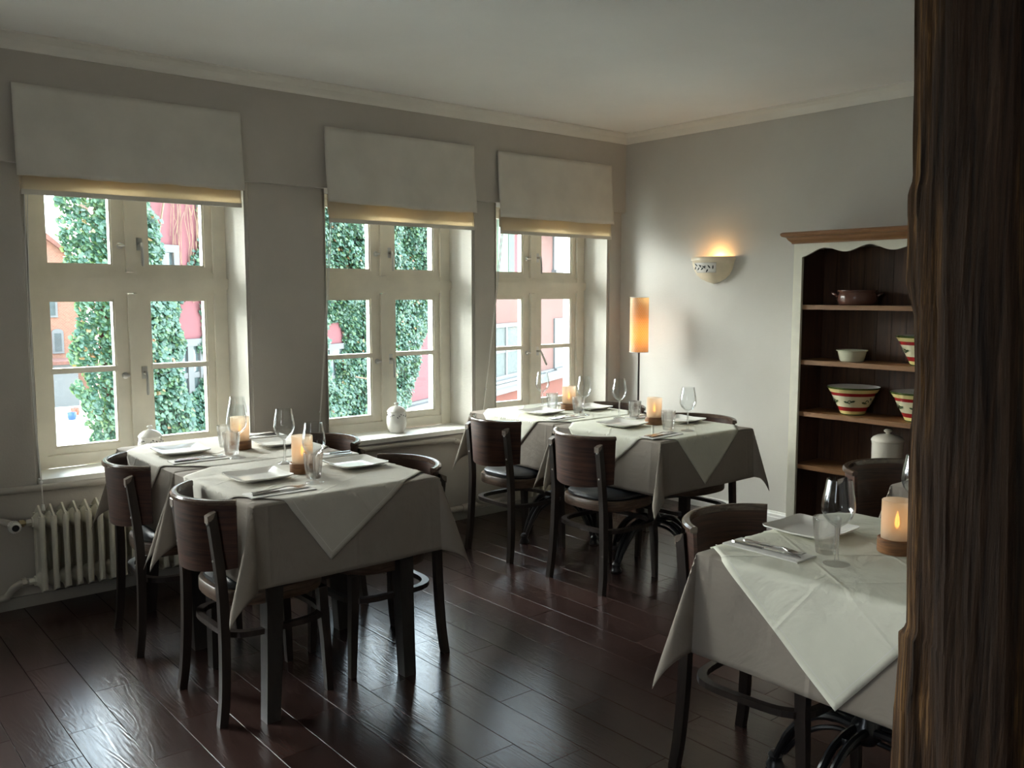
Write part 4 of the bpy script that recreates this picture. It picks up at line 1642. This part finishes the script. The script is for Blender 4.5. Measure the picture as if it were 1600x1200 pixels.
def make_plate():
    """square white plate with a raised, gently flared rim"""
    S, F = 0.106, 0.066
    n = 22
    bm = bmesh.new()

    def top(u, v):
        d = max(abs(u), abs(v))
        t = max(0.0, (d - F) / (S - F))
        cor = (abs(u) * abs(v)) / (S * S)
        return 0.005 + 0.013 * t ** 0.8 + 0.004 * t * cor

    rows_t, rows_b = [], []
    for j in range(n + 1):
        rt, rb = [], []
        for i in range(n + 1):
            u, v = S * (2 * i / n - 1), S * (2 * j / n - 1)
            # round the corners
            cu, cv = max(0, abs(u) - S + 0.02), max(0, abs(v) - S + 0.02)
            x, y = u, v
            if cu > 0 and cv > 0:
                l = math.hypot(cu, cv)
                f = max(cu, cv) / l
                x = math.copysign(S - 0.02 + cu * f, u)
                y = math.copysign(S - 0.02 + cv * f, v)
            h = top(u, v)
            rt.append(bm.verts.new((x, y, h)))
            rb.append(bm.verts.new((x * 0.985, y * 0.985, max(0.0, h - 0.005))))
        rows_t.append(rt)
        rows_b.append(rb)
    for j in range(n):
        for i in range(n):
            bm.faces.new((rows_t[j][i], rows_t[j][i + 1], rows_t[j + 1][i + 1], rows_t[j + 1][i]))
            bm.faces.new((rows_b[j][i + 1], rows_b[j][i], rows_b[j + 1][i], rows_b[j + 1][i + 1]))
    for k in range(n):
        for a, b in (((0, k), (0, k + 1)), ((n, k + 1), (n, k)), ((k + 1, 0), (k, 0)), ((k, n), (k + 1, n))):
            bm.faces.new((rows_t[a[0]][a[1]], rows_b[a[0]][a[1]], rows_b[b[0]][b[1]], rows_t[b[0]][b[1]]))
    return obj('plate', bm, M['china'], None, smooth=True)


def make_candle():
    root = empty('candle_holder', (0, 0, 0))
    bm = bmesh.new()
    lathe(bm, [(0.0, 0.0), (0.049, 0.0), (0.050, 0.002), (0.050, 0.038), (0.048, 0.040), (0.043, 0.040), (0.043, 0.012), (0.0, 0.012)], 32)
    obj('wooden_base', bm, M['candle_wood'], root, smooth=True)
    bm = bmesh.new()
    lathe(bm, [(0.0395, 0.0125), (0.040, 0.0125), (0.0415, 0.060), (0.0415, 0.145), (0.0405, 0.146), (0.0398, 0.145), (0.0398, 0.06), (0.0385, 0.0125)], 32)
    obj('frosted_cylinder', bm, M['frosted'], root, smooth=True)
    bm = bmesh.new()
    lathe(bm, [(0.0, 0.0125), (0.019, 0.0125), (0.019, 0.062), (0.016, 0.066), (0.0, 0.064)], 20)
    led = obj('led_candle', bm, M['cream_china'], root, smooth=True)
    bm = bmesh.new()
    lathe(bm, [(0.0, 0.066), (0.005, 0.071), (0.0075, 0.080), (0.006, 0.092), (0.0028, 0.106), (0.0, 0.116)], 12)
    obj('flame', bm, M['flame'], led, smooth=True)
    ld = bpy.data.lights.new('candle_glow', 'POINT')
    ld.energy = 0.035
    ld.color = (1.0, 0.55, 0.2)
    ld.shadow_soft_size = 0.012
    lo = bpy.data.objects.new('candle_glow', ld)
    C.objects.link(lo)
    lo.location = (0, 0, 0.125)
    lo.parent = root
    return root


def make_fork():
    bm = bmesh.new()
    # handle + neck
    pts = [(-0.098, 0.0085, 0.0035), (-0.092, 0.0105, 0.0035), (-0.04, 0.0075, 0.004), (0.0, 0.004, 0.006), (0.03, 0.0035, 0.010), (0.045, 0.008, 0.009), (0.055, 0.0115, 0.007)]
    lo = [[(x, -w_, z), (x, w_, z), (x, w_ * 0.9, z + 0.0022), (x, -w_ * 0.9, z + 0.0022)] for x, w_, z in pts]
    loft(bm, lo)
    for k in range(4):
        y = -0.0090 + 0.006 * k
        t = [(0.055, 0.0023, 0.0070), (0.075, 0.0019, 0.0050), (0.090, 0.0016, 0.0065), (0.100, 0.0010, 0.0090)]
        loft(bm, [[(x, y - w_, z), (x, y + w_, z), (x, y + w_, z + 0.0018), (x, y - w_, z + 0.0018)] for x, w_, z in t])
    return obj('fork', bm, M['cutlery'], None)


def make_knife():
    bm = bmesh.new()
    pts = [(-0.110, 0.006, 0.0035), (-0.100, 0.0085, 0.0035), (-0.03, 0.0065, 0.004), (-0.010, 0.005, 0.004)]
    loft(bm, [[(x, -w_, z), (x, w_, z), (x, w_ * 0.8, z + 0.005), (x, -w_ * 0.8, z + 0.005)] for x, w_, z in pts])
    pts = [(-0.010, 0.005, 0.005), (0.0, 0.0075, 0.005), (0.07, 0.009, 0.005), (0.095, 0.0075, 0.005), (0.110, 0.002, 0.005)]
    loft(bm, [[(x, -0.006, z), (x, -0.006 + 2 * w_, z), (x, -0.006 + 2 * w_, z + 0.0012), (x, -0.006, z + 0.002)] for x, w_, z in pts])
    return obj('knife', bm, M['cutlery'], None)


def make_napkin():
    bm = bmesh.new()
    for k, (dx, dy, s) in enumerate(((0, 0, 1.0), (0.0012, 0.001, 0.99), (-0.001, -0.001, 0.985))):
        box(bm, -0.122 * s + dx, 0.122 * s + dx, -0.046 * s + dy, 0.046 * s + dy, k * 0.0012, k * 0.0012 + 0.0011)
    return obj('napkin', bm, M['napkin'], None)


L = {'A1L': 'left seat, left front table', 'A1R': 'right seat, left front table',
     'A2L': 'left seat, back left table', 'A2R': 'right seat, back left table',
     'B1L': 'room side of the table below the sconce', 'B1R': 'wall side of the table below the sconce',
     'B2L': 'room side of the corner window table', 'B2R': 'corner side of the corner window table',
     'C': 'right foreground table'}
TOPZ = {'A': ZA, 'B': ZBt, 'C': ZC}
S = {  # plate, napkin (centre), facing, wine, tumbler
    'A1L': ((1.410, 3.195), (1.372, 2.925), 0, (1.540, 2.985), (1.580, 3.070)),
    'A1R': ((1.826, 3.185), (1.852, 3.450), 180, (1.628, 3.415), (1.690, 3.385)),
    'A2L': ((1.385, 3.945), (1.385, 3.720), 0, (1.525, 3.655), (1.540, 3.755)),
    'A2R': ((1.815, 3.860), (1.840, 4.140), 180, (1.660, 3.965), (1.600, 3.965)),
    'B1L': ((3.530, 3.285), (3.432, 2.925), 0, (3.663, 2.945), (3.620, 3.040)),
    'B1R': ((3.905, 3.190), (3.900, 3.450), 180, (3.735, 3.500), (3.800, 3.440)),
    'B2L': ((3.535, 3.945), (3.480, 3.690), 0, (3.675, 3.725), (3.705, 3.805)),
    'B2R': ((3.900, 3.900), (3.890, 4.180), 180, (3.690, 4.110), (3.705, 4.035)),
    'C': ((2.372, 1.435), (2.110, 1.405), -90, (2.140, 1.215), (2.215, 1.290)),
}
wine0, tum0, plate0, fork0, knife0, nap0 = make_wine(), make_tumbler(), make_plate(), make_fork(), make_knife(), make_napkin()
first = True
for k, (pl, na, fc, wi, tu) in S.items():
    z = TOPZ[k[0]] + 0.0058
    a = R(fc) + R(rnd.uniform(-3, 3))
    ca, sa = math.cos(a), math.sin(a)

    def off(p, dx, dy, dz=0.0):
        return (p[0] + dx * ca - dy * sa, p[1] + dx * sa + dy * ca, z + dz)
    items = [(plate0, (*pl, z), a, 'square white plate at the ' + L[k], 'plate', 'square white plates'),
             (nap0, (*na, z), a, 'folded white napkin under cutlery at the ' + L[k], 'napkin', 'folded napkins'),
             (fork0, off(na, 0.004, 0.020, 0.0014), a + R(rnd.uniform(-5, 3)), 'steel fork on the napkin at the ' + L[k], 'fork', 'steel forks'),
             (knife0, off(na, 0.002, -0.012, 0.0012), a + R(rnd.uniform(-2, 2)), 'steel knife on the napkin at the ' + L[k], 'knife', 'steel knives'),
             (wine0, (*wi, z), rnd.uniform(0, 6), 'empty wine glass at the ' + L[k], 'wine glass', 'stemmed wine glasses'),
             (tum0, (*tu, z), rnd.uniform(0, 6), 'clear water tumbler at the ' + L[k], 'tumbler', 'water tumblers')]
    for (o, loc, rz, lb, cat, grp) in items:
        if first:
            o.location = loc
            o.rotation_euler = (0, 0, rz)
            tag(o, lb, cat, grp)
        else:
            dup(o, loc, rz, lb)
    first = False
dup(wine0, (2.645, 1.250, ZC + 0.0058), 0.4, 'wine glass mostly hidden behind the timber post, right of the foreground candle')
cd0 = None
for (p, z, lb) in (((1.600, 3.200), ZA, 'candle holder with lit flame on the left front table'),
                   ((1.630, 3.872), ZA, 'candle holder behind the wine glasses on the back left table'),
                   ((3.716, 3.220), ZBt, 'glowing amber candle holder on the pale green table below the sconce'),
                   ((3.780, 3.965), ZBt, 'candle holder in front of the corner window'),
                   ((2.372, 1.170), ZC, 'candle holder on the right foreground table beside the timber post')):
    loc = (*p, z + 0.0058)
    if cd0 is None:
        cd0 = make_candle()
        tag(cd0, lb, 'candle holder', 'frosted candle holders')
        cd0.location = loc
    else:
        dup(cd0, loc, rnd.uniform(0, 6), lb)


# ================================================================== painted motifs
def motif_leaf(bm, o, ux, uz, nrm, ang, ln, wd):
    c, s = math.cos(ang), math.sin(ang)
    pts = [(0, 0), (0.3, 0.5), (0.7, 0.4), (1, 0), (0.7, -0.4), (0.3, -0.5)]
    vs = []
    for (a, b) in pts:
        q, r = a * ln, b * wd
        x, y = q * c - r * s, q * s + r * c
        vs.append(bm.verts.new(o + ux * x + uz * y + nrm * 0.0012))
    bm.faces.new(vs)


def ring_motif(parent, rad, zc, seed, mat='ink', leaf=(0.02, 0.009), n=22, scale=1.0, slope=0.0):
    """sprig with leaves and curls painted round a pot; rad(z) gives the radius"""
    bm = bmesh.new()
    r_ = random.Random(seed)
    for k in range(n):
        a = 2 * PI * k / n
        z = zc + 0.006 * math.sin(a * 7)
        rr = rad(z)
        nr = Vector((math.cos(a), math.sin(a), slope)).normalized()
        ux = Vector((-math.sin(a), math.cos(a), 0))
        uz = nr.cross(ux)
        o = Vector((rr * math.cos(a), rr * math.sin(a), z))
        if k % 3 == 2:
            pts = [o + nr * 0.001 + (ux * math.cos(t) * 0.35 + uz * math.sin(t) * 0.5) * leaf[0] * (1 - t / 9) for t in [q * 0.8 for q in range(8)]]
            tube(bm, pts, 0.0014 * scale, 4)
        else:
            motif_leaf(bm, o, ux, uz, nr, r_.choice([0.5, -0.5, 2.5, -2.6]) + r_.uniform(-0.3, 0.3), leaf[0], leaf[1])
    return obj('painted_sprig', bm, M[mat], parent)


# ================================================================== jars on the sills, cabinet, lamps
def make_jar(label, loc):
    root = empty('lidded_jar', loc)
    tag(root, label, 'jar', 'white lidded jars on the sills')
    bm = bmesh.new()
    prof = [(0.0, 0.0), (0.042, 0.0), (0.045, 0.003), (0.058, 0.030), (0.0635, 0.060), (0.062, 0.095), (0.057, 0.120), (0.0565, 0.130), (0.053, 0.131), (0.053, 0.05), (0.0, 0.02)]
    lathe(bm, prof, 32)
    body = obj('jar_body', bm, M['china'], root, smooth=True)
    bm = bmesh.new()
    lathe(bm, [(0.0, 0.1315), (0.060, 0.1315), (0.061, 0.135), (0.058, 0.139), (0.050, 0.150), (0.034, 0.162), (0.014, 0.168), (0.008, 0.171), (0.009, 0.176), (0.0145, 0.181), (0.014, 0.187), (0.008, 0.191), (0.0, 0.192)], 32)
    obj('lid', bm, M['china'], root, smooth=True)

    def rad(z):
        for (r0, z0), (r1, z1) in zip(prof[2:8], prof[3:9]):
            if z0 <= z <= z1:
                return r0 + (r1 - r0) * (z - z0) / (z1 - z0) + 0.0006
        return 0.06
    ring_motif(body, rad, 0.108, 4, 'ink', (0.012, 0.006), 24)
    return root


make_jar('white lidded jar with dark sprig standing on the middle window sill', (3.029, 4.750, SILL + 0.001))
make_jar('white lidded jar on the leftmost sill, only its lid above the cloth', (1.508, 4.735, SILL + 0.001))


def cabinet():
    X0, X1 = 4.625, 4.925         # front plane, back
    Y1, Y0 = 2.965, 2.045         # left edge as seen, right edge
    root = empty('open_cabinet', ((X0 + X1) / 2, (Y0 + Y1) / 2, 0))
    tag(root, 'cream and pine open shelf cabinet with scalloped valance', 'cabinet')
    ox, oy = (X0 + X1) / 2, (Y0 + Y1) / 2

    def bx(name, x0, x1, y0, y1, z0, z1, m, bev=0.003):
        return obj(name, B(x0 - ox, x1 - ox, y0 - oy, y1 - oy, z0, z1), M[m], root, bevel=bev)
    bx('side_panel', X0 + 0.02, X1, Y1 - 0.022, Y1, 0.0, 1.765, 'cab_white')
    bx('side_panel', X0 + 0.02, X1, Y0, Y0 + 0.022, 0.0, 1.765, 'cab_white')
    bx('stile', X0, X0 + 0.02, Y1 - 0.054, Y1, 0.0, 1.765, 'cab_white')
    bx('stile', X0, X0 + 0.02, Y0, Y0 + 0.054, 0.0, 1.765, 'cab_white')
    # stained lining of the sides
    bx('side_lining', X0 + 0.021, X1 - 0.02, Y1 - 0.030, Y1 - 0.0225, 0.06, 1.74, 'cab_inner', 0)
    bx('side_lining', X0 + 0.021, X1 - 0.02, Y0 + 0.0225, Y0 + 0.030, 0.06, 1.74, 'cab_inner', 0)
    # back boards, one by one
    n = 10
    w_ = (Y1 - Y0 - 0.046) / n
    for k in range(n):
        y = Y0 + 0.023 + k * w_
        bx('back_plank', X1 - 0.016, X1 - 0.004 + 0.0015 * (k % 2), y + 0.001, y + w_ - 0.001, 0.06, 1.745, 'cab_inner', 0.003)
    # shelves, front edge rounded
    for zt in (1.412, 1.092, 0.788, 0.474, 0.075):
        bx('shelf', X0 + 0.022, X1 - 0.018, Y0 + 0.031, Y1 - 0.031, zt - 0.026, zt, 'cab_pine_y', 0.004)
    # valance with scallops
    bm = bmesh.new()
    ya, yb = Y0 + 0.054, Y1 - 0.054
    top = 1.765
    m_ = 72
    lows = []
    for k in range(m_ + 1):
        t = k / m_
        s = abs(2 * t - 1)
        d = 0.042 + 0.016 * math.cos(t * 2 * PI * 3) + 0.020 * s ** 4 - 0.006 * (1 - s)
        lows.append((ya + (yb - ya) * t, top - d))
    poly = lows + [(yb, top), (ya, top)]
    loft(bm, [[(x - ox, y - oy, z) for y, z in poly] for x in (X0, X0 + 0.018)])
    obj('valance', bm, M['cab_white'], root)
    # pine cornice: moulded profile with returns on both ends
    bm = bmesh.new()
    prof = [(0.0, 1.764), (0.010, 1.764), (0.012, 1.772), (0.026, 1.786), (0.034, 1.800), (0.052, 1.806), (0.058, 1.814), (0.058, 1.824), (0.050, 1.830), (0.0, 1.830)]
    loops = []
    for (sgn_y, ybase) in ((-1, Y0), (1, Y1)):
        pass
    path_back = X1
    lo = [[(X1 - ox, Y0 - a - oy, z) for a, z in prof], [(X0 - a - ox, Y0 - a - oy, z) for a, z in prof], [(X0 - a - ox, Y1 + a - oy, z) for a, z in prof], [(X1 - ox, Y1 + a - oy, z) for a, z in prof]]
    loft(bm, lo)
    box(bm, X0 - ox, X1 - ox, Y0 - oy, Y1 - oy, 1.767, 1.828)
    obj('cornice', bm, M['cab_pine'], root)
    # plinth
    bx('plinth', X0 + 0.004, X0 + 0.018, Y0 + 0.055, Y1 - 0.055, 0.0, 0.06, 'cab_white')

    # ---- crockery on the shelves
    def bowl_striped(loc, s, label):
        r = empty('striped_bowl', loc)
        tag(r, label, 'bowl', 'hand painted striped bowls')
        bm = bmesh.new()
        prof = [(0.0, 0.0), (0.062, 0.0), (0.066, 0.004), (0.068, 0.010), (0.083, 0.040), (0.102, 0.080), (0.125, 0.125), (0.140, 0.150), (0.146, 0.157), (0.143, 0.1605)]
        lathe(bm, prof, 40)
        b = obj('bowl_body', bm, M['striped'], r, smooth=True)
        bm = bmesh.new()
        lathe(bm, [(0.143, 0.1605), (0.134, 0.151), (0.118, 0.122), (0.095, 0.080), (0.070, 0.035), (0.0, 0.018)], 40)
        obj('bowl_interior', bm, M['china'], r, smooth=True)
        ring_motif(b, lambda z: 0.083 + (z - 0.04) * 0.49 + 0.0012, 0.082, 8, 'leaf_ink', (0.034, 0.013), 20, 1.6, -0.5)
        r.scale = (s, s, s)
        return r
    bowl_striped((4.765, 2.640, 0.789), 1.0, 'red striped flared bowl on the third shelf, left one')
    bowl_striped((4.765, 2.262, 0.789), 1.0, 'red striped flared bowl on the third shelf, cut off by the post')
    bowl_striped((4.770, 2.248, 1.093), 1.0, 'red striped flared bowl alone at the post end of the second shelf')
    # pale oven dish
    r = empty('oven_dish', (4.76, 2.655, 1.093))
    tag(r, 'small plain pale green dish on the second shelf', 'dish')
    bm = bmesh.new()
    lathe(bm, [(0.0, 0.0), (0.062, 0.0), (0.066, 0.004), (0.078, 0.056), (0.084, 0.060), (0.084, 0.064), (0.076, 0.064), (0.072, 0.056), (0.062, 0.010), (0.0, 0.008)], 36)
    obj('dish_body', bm, M['pale_green_china'], r, smooth=True)
    bm = bmesh.new()
    tube(bm, [(0.0835 * math.cos(a), 0.0835 * math.sin(a), 0.062) for a in [2 * PI * k / 36 for k in range(36)]], 0.0035, 8, closed=True)
    obj('dish_rim', bm, M['pale_green_china'], r, smooth=True)
    # brown casserole
    r = empty('casserole', (4.765, 2.640, 1.413))
    tag(r, 'glazed brown casserole with loop handles on the top shelf', 'casserole')
    bm = bmesh.new()
    lathe(bm, [(0.0, 0.0), (0.090, 0.0), (0.100, 0.006), (0.109, 0.030), (0.107, 0.055), (0.101, 0.072), (0.106, 0.078), (0.106, 0.084), (0.098, 0.084), (0.095, 0.07), (0.095, 0.03), (0.0, 0.012)], 36)
    obj('pot_body', bm, M['brown_china'], r, smooth=True)
    for s in (0.9, 0.9 + PI):
        ca, sa = math.cos(s - PI / 2 - 0.35), math.sin(s - PI / 2 - 0.35)
        pts = [(0.104, -0.028, 0.050), (0.122, -0.024, 0.062), (0.134, 0.0, 0.068), (0.122, 0.024, 0.062), (0.104, 0.028, 0.050)]
        bm = bmesh.new()
        tube(bm, catmull([(x * ca - y * sa, x * sa + y * ca, z) for x, y, z in pts], 5), 0.0075, 8)
        obj('loop_handle', bm, M['brown_china'], r, smooth=True)
    # canister
    r = empty('canister', (4.765, 2.425, 0.475))
    tag(r, 'tall cream lidded canister on the fourth shelf', 'canister')
    bm = bmesh.new()
    lathe(bm, [(0.0, 0.0), (0.078, 0.0), (0.082, 0.004), (0.0825, 0.17), (0.084, 0.176), (0.084, 0.182), (0.078, 0.183), (0.076, 0.02), (0.0, 0.01)], 36)
    obj('canister_body', bm, M['cream_china'], r, smooth=True)
    bm = bmesh.new()
    lathe(bm, [(0.0, 0.1835), (0.086, 0.1835), (0.088, 0.188), (0.087, 0.195), (0.078, 0.206), (0.055, 0.218), (0.024, 0.224), (0.011, 0.227), (0.012, 0.232), (0.021, 0.238), (0.022, 0.245), (0.015, 0.252), (0.0, 0.254)], 36)
    obj('lid', bm, M['cream_china'], r, smooth=True)


cabinet()


def sconce():
    yc, zt = 3.772, 1.722
    root = empty('wall_sconce', (WX, yc, zt))
    tag(root, 'cream ceramic half bowl wall light with olive sprig, lit', 'wall lamp')
    # half bowl hanging below the rim, pointed at the bottom; local -x is into the room
    prof = [(0.168, 0.0), (0.172, -0.006), (0.172, -0.020), (0.164, -0.026), (0.160, -0.045), (0.150, -0.080), (0.128, -0.118), (0.095, -0.146), (0.050, -0.166), (0.004, -0.178)]
    inner = [(r - 0.012 if r > 0.03 else 0.0, z + (0.0 if i < 2 else 0.006)) for i, (r, z) in enumerate(prof)][::-1]
    full = prof + inner
    bm = bmesh.new()
    n = 24
    fl = 0.72          # flattened depth
    rows = [[bm.verts.new((-max(0.0, r * fl * math.sin(PI * k / n)) - 0.001, r * math.cos(PI * k / n), z)) for k in range(n + 1)] for r, z in full]
    for a, b in zip(rows, rows[1:] + rows[:1]):
        for k in range(n):
            try:
                bm.faces.new((a[k], a[k + 1], b[k + 1], b[k]))
            except ValueError:
                pass
    bmesh.ops.remove_doubles(bm, verts=bm.verts, dist=1e-5)
    obj('bowl', bm, M['terracotta'], root, smooth=True)
    # white tile-like field with the sprig
    bm = bmesh.new()
    R0, fz0, fz1 = 0.158, -0.040, -0.106

    def P(ph, z, d=0.0):
        # radius by interpolation of the profile
        rr = 0.16
        for (r0, z0), (r1, z1) in zip(prof, prof[1:]):
            if z1 <= z <= z0:
                rr = r0 + (r1 - r0) * (z0 - z) / max(1e-6, z0 - z1)
        rr += d
        return Vector((-rr * fl * math.sin(ph) - d, rr * math.cos(ph), z))
    a0, a1 = R(58), R(124)
    m_, q_ = 10, 5
    rows = [[bm.verts.new(P(a0 + (a1 - a0) * i / m_, fz0 + (fz1 - fz0) * j / q_, 0.004)) for i in range(m_ + 1)] for j in range(q_ + 1)]
    for j in range(q_):
        for i in range(m_):
            bm.faces.new((rows[j][i], rows[j][i + 1], rows[j + 1][i + 1], rows[j + 1][i]))
    fld = obj('painted_field', bm, M['china'], root, smooth=True)
    so = fld.modifiers.new('th', 'SOLIDIFY')
    so.thickness = 0.004
    so.offset = -1
    bm = bmesh.new()
    am = (a0 + a1) / 2
    r_ = random.Random(2)
    for k in range(9):
        t = (k / 8 - 0.5)
        ph = am - t * R(50)
        z = -0.074 + 0.010 * t * 2 + 0.003 * math.sin(k * 2)
        o = P(ph, z, 0.0055)
        ux = (P(ph - 0.02, z, 0.0055) - P(ph + 0.02, z, 0.0055)).normalized()
        uz = (P(ph, z + 0.004, 0.0055) - P(ph, z - 0.004, 0.0055)).normalized()
        nr = ux.cross(uz)
        if nr.x > 0:
            nr = -nr
        if k in (3, 5):
            motif_leaf(bm, o + uz * 0.012, ux, uz, nr, 0.3, 0.011, 0.012)
        motif_leaf(bm, o, ux, uz, nr, (0.75 if k % 2 else -0.75) + r_.uniform(-0.2, 0.2) + (2.2 if k < 1 else 0), 0.032, 0.0105)
    obj('olive_sprig', bm, M['ink'], fld)
    bm = bmesh.new()
    bmesh.ops.create_uvsphere(bm, u_segments=14, v_segments=10, radius=0.022, matrix=Matrix.Translation((-0.055, -0.03, -0.045)))
    obj('bulb', bm, M['bulb'], root, smooth=True)
    ld = bpy.data.lights.new('sconce_glow', 'POINT')
    ld.energy = 1.2
    ld.color = (1.0, 0.56, 0.2)
    ld.shadow_soft_size = 0.02
    lo = bpy.data.objects.new('sconce_glow', ld)
    C.objects.link(lo)
    lo.location = (-0.045, -0.045, -0.012)
    lo.parent = root


sconce()


def floor_lamp():
    root = empty('floor_lamp', (4.730, 4.250, 0))
    tag(root, 'slim floor lamp with perforated cylinder shade glowing orange in the corner', 'floor lamp')
    bm = bmesh.new()
    lathe(bm, [(0.0, 0.0), (0.125, 0.0), (0.128, 0.004), (0.125, 0.014), (0.02, 0.022), (0.0, 0.022)], 32)
    obj('base', bm, M['black_metal'], root, smooth=True)
    bm = bmesh.new()
    tube(bm, [(0, 0, 0.02), (0, 0, 0.6), (0, 0, 1.16)], 0.0075, 10)
    obj('pole', bm, M['black_metal'], root, smooth=True)
    # shade with uv so that the punched pattern wraps it
    n, r = 48, 0.0655
    z0, z1 = 1.068, 1.450
    bm = bmesh.new()
    uv = bm.loops.layers.uv.new('uv')
    lo = [bm.verts.new((r * math.cos(2 * PI * k / n), r * math.sin(2 * PI * k / n), z0)) for k in range(n)]
    hi = [bm.verts.new((r * math.cos(2 * PI * k / n), r * math.sin(2 * PI * k / n), z1)) for k in range(n)]
    for k in range(n):
        f = bm.faces.new((lo[k], lo[(k + 1) % n], hi[(k + 1) % n], hi[k]))
        for lp, q in zip(f.loops, ((k / n, 0), ((k + 1) / n, 0), ((k + 1) / n, 1), (k / n, 1))):
            lp[uv].uv = q
    me = bpy.data.meshes.new('lamp_shade')
    bm.to_mesh(me)
    bm.free()
    sh = link('lamp_shade', me, M['shade'], root, True)
    bm = bmesh.new()
    for z in (z0, z1):
        tube(bm, [((r + 0.0005) * math.cos(2 * PI * k / n), (r + 0.0005) * math.sin(2 * PI * k / n), z) for k in range(n)], 0.002, 6, closed=True)
    for k in range(3):
        a = 2 * PI * k / 3
        tube(bm, [(0, 0, 1.085), (r * math.cos(a), r * math.sin(a), 1.085)], 0.0015, 5)
    obj('shade_ring', bm, M['cord'], sh)
    bm = bmesh.new()
    lathe(bm, [(0.0, 1.12), (0.014, 1.12), (0.014, 1.155), (0.022, 1.175), (0.024, 1.19), (0.018, 1.21), (0.0, 1.218)], 14)
    obj('bulb', bm, M['bulb'], root, smooth=True)
    ld = bpy.data.lights.new('lamp_glow', 'POINT')
    ld.energy = 0.30
    ld.color = (1.0, 0.50, 0.15)
    ld.shadow_soft_size = 0.03
    l_ = bpy.data.objects.new('lamp_glow', ld)
    C.objects.link(l_)
    l_.location = (0, 0, 1.24)
    l_.parent = root


floor_lamp()


# ================================================================== timber post
def post():
    H = CEIL - 0.002
    # y of the left silhouette (wane edge) by height, as weathered
    sil = [(0.0, 0.800), (0.45, 0.785), (0.58, 0.779), (0.70, 0.781), (0.80, 0.778), (0.845, 0.781), (0.862, 0.766), (0.95, 0.769), (1.03, 0.770), (1.20, 0.775), (1.33, 0.773), (1.44, 0.780), (1.50, 0.795), (1.60, 0.796), (1.655, 0.797), (1.685, 0.789), (1.83, 0.794), (2.0, 0.801), (2.63, 0.82)]

    def interp(tab, z):
        for (z0, a), (z1, b) in zip(tab, tab[1:]):
            if z <= z1:
                return a + (b - a) * (z - z0) / max(1e-6, z1 - z0)
        return tab[-1][1]
    bm = bmesh.new()
    nz = 230
    rows = []
    for j in range(nz + 1):
        z = H * j / nz
        lean = 0.042 * (z - 1.4)
        yl = interp(sil, z)
        ymid = 0.694 + lean
        yr = 0.582 + lean
        # outline (x, y), seen from above, starting at the far near-side corner
        key = [(1.80, yr, 0), (1.560, yr, 0.3), (1.551, yr + 0.008, 1), (1.549, (yr + ymid) / 2, 1), (1.551, ymid, 1), (1.566, ymid + 0.022, 2), (1.578, (ymid + yl) / 2 + 0.012, 2.4), (1.600, yl, 2.2), (1.635, yl + 0.004, 1.5), (1.80, yl + 0.004, 0)]
        pts = []
        for (p, q) in zip(key, key[1:]):
            ln = math.hypot(q[0] - p[0], q[1] - p[1])
            m_ = max(1, int(ln / 0.0055)) if (p[2] >= 0.9 or q[2] >= 0.9) else max(1, int(ln / 0.03))
            m_ = 0 or m_
            for k in range(m_):
                t = k / m_
                pts.append((p[0] + (q[0] - p[0]) * t, p[1] + (q[1] - p[1]) * t, p[2] + (q[2] - p[2]) * t))
        rows.append((z, pts))
    npt = min(len(p) for _, p in rows)
    grid = []
    for z, pts in rows:
        line = []
        L_ = len(pts)
        for k in range(npt):
            f = k * (L_ - 1) / (npt - 1)
            i0 = int(f)
            i1 = min(L_ - 1, i0 + 1)
            t = f - i0
            x, y, a = [pts[i0][c] * (1 - t) + pts[i1][c] * t for c in range(3)]
            s = k * 0.0055
            n1 = mnoise.noise(Vector((s * 60, z * 2.2, 1.7)))
            n2 = mnoise.noise(Vector((s * 160, z * 6.0, 4.2)))
            n3 = mnoise.noise(Vector((s * 26, z * 1.1, 9.9)))
            d = a * (0.0034 * n1 + 0.0016 * n2 + 0.0022 * n3)
            if a > 1.3:
                d += -0.004 * max(0, mnoise.noise(Vector((s * 40, z * 1.6, 21.0)))) * (a - 1)
            x -= d * 1.0
            y += d * 0.35 if a > 1.2 else 0
            line.append(bm.verts.new((x, y, z)))
        # close at the rear
        grid.append(line)
    for j in range(nz):
        for k in range(npt):
            k2 = (k + 1) % npt
            bm.faces.new((grid[j][k], grid[j][k2], grid[j + 1][k2], grid[j + 1][k]))
    bm.faces.new(grid[0][::-1])
    bm.faces.new(grid[-1])
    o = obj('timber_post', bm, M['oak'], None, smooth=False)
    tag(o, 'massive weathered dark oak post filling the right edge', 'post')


post()
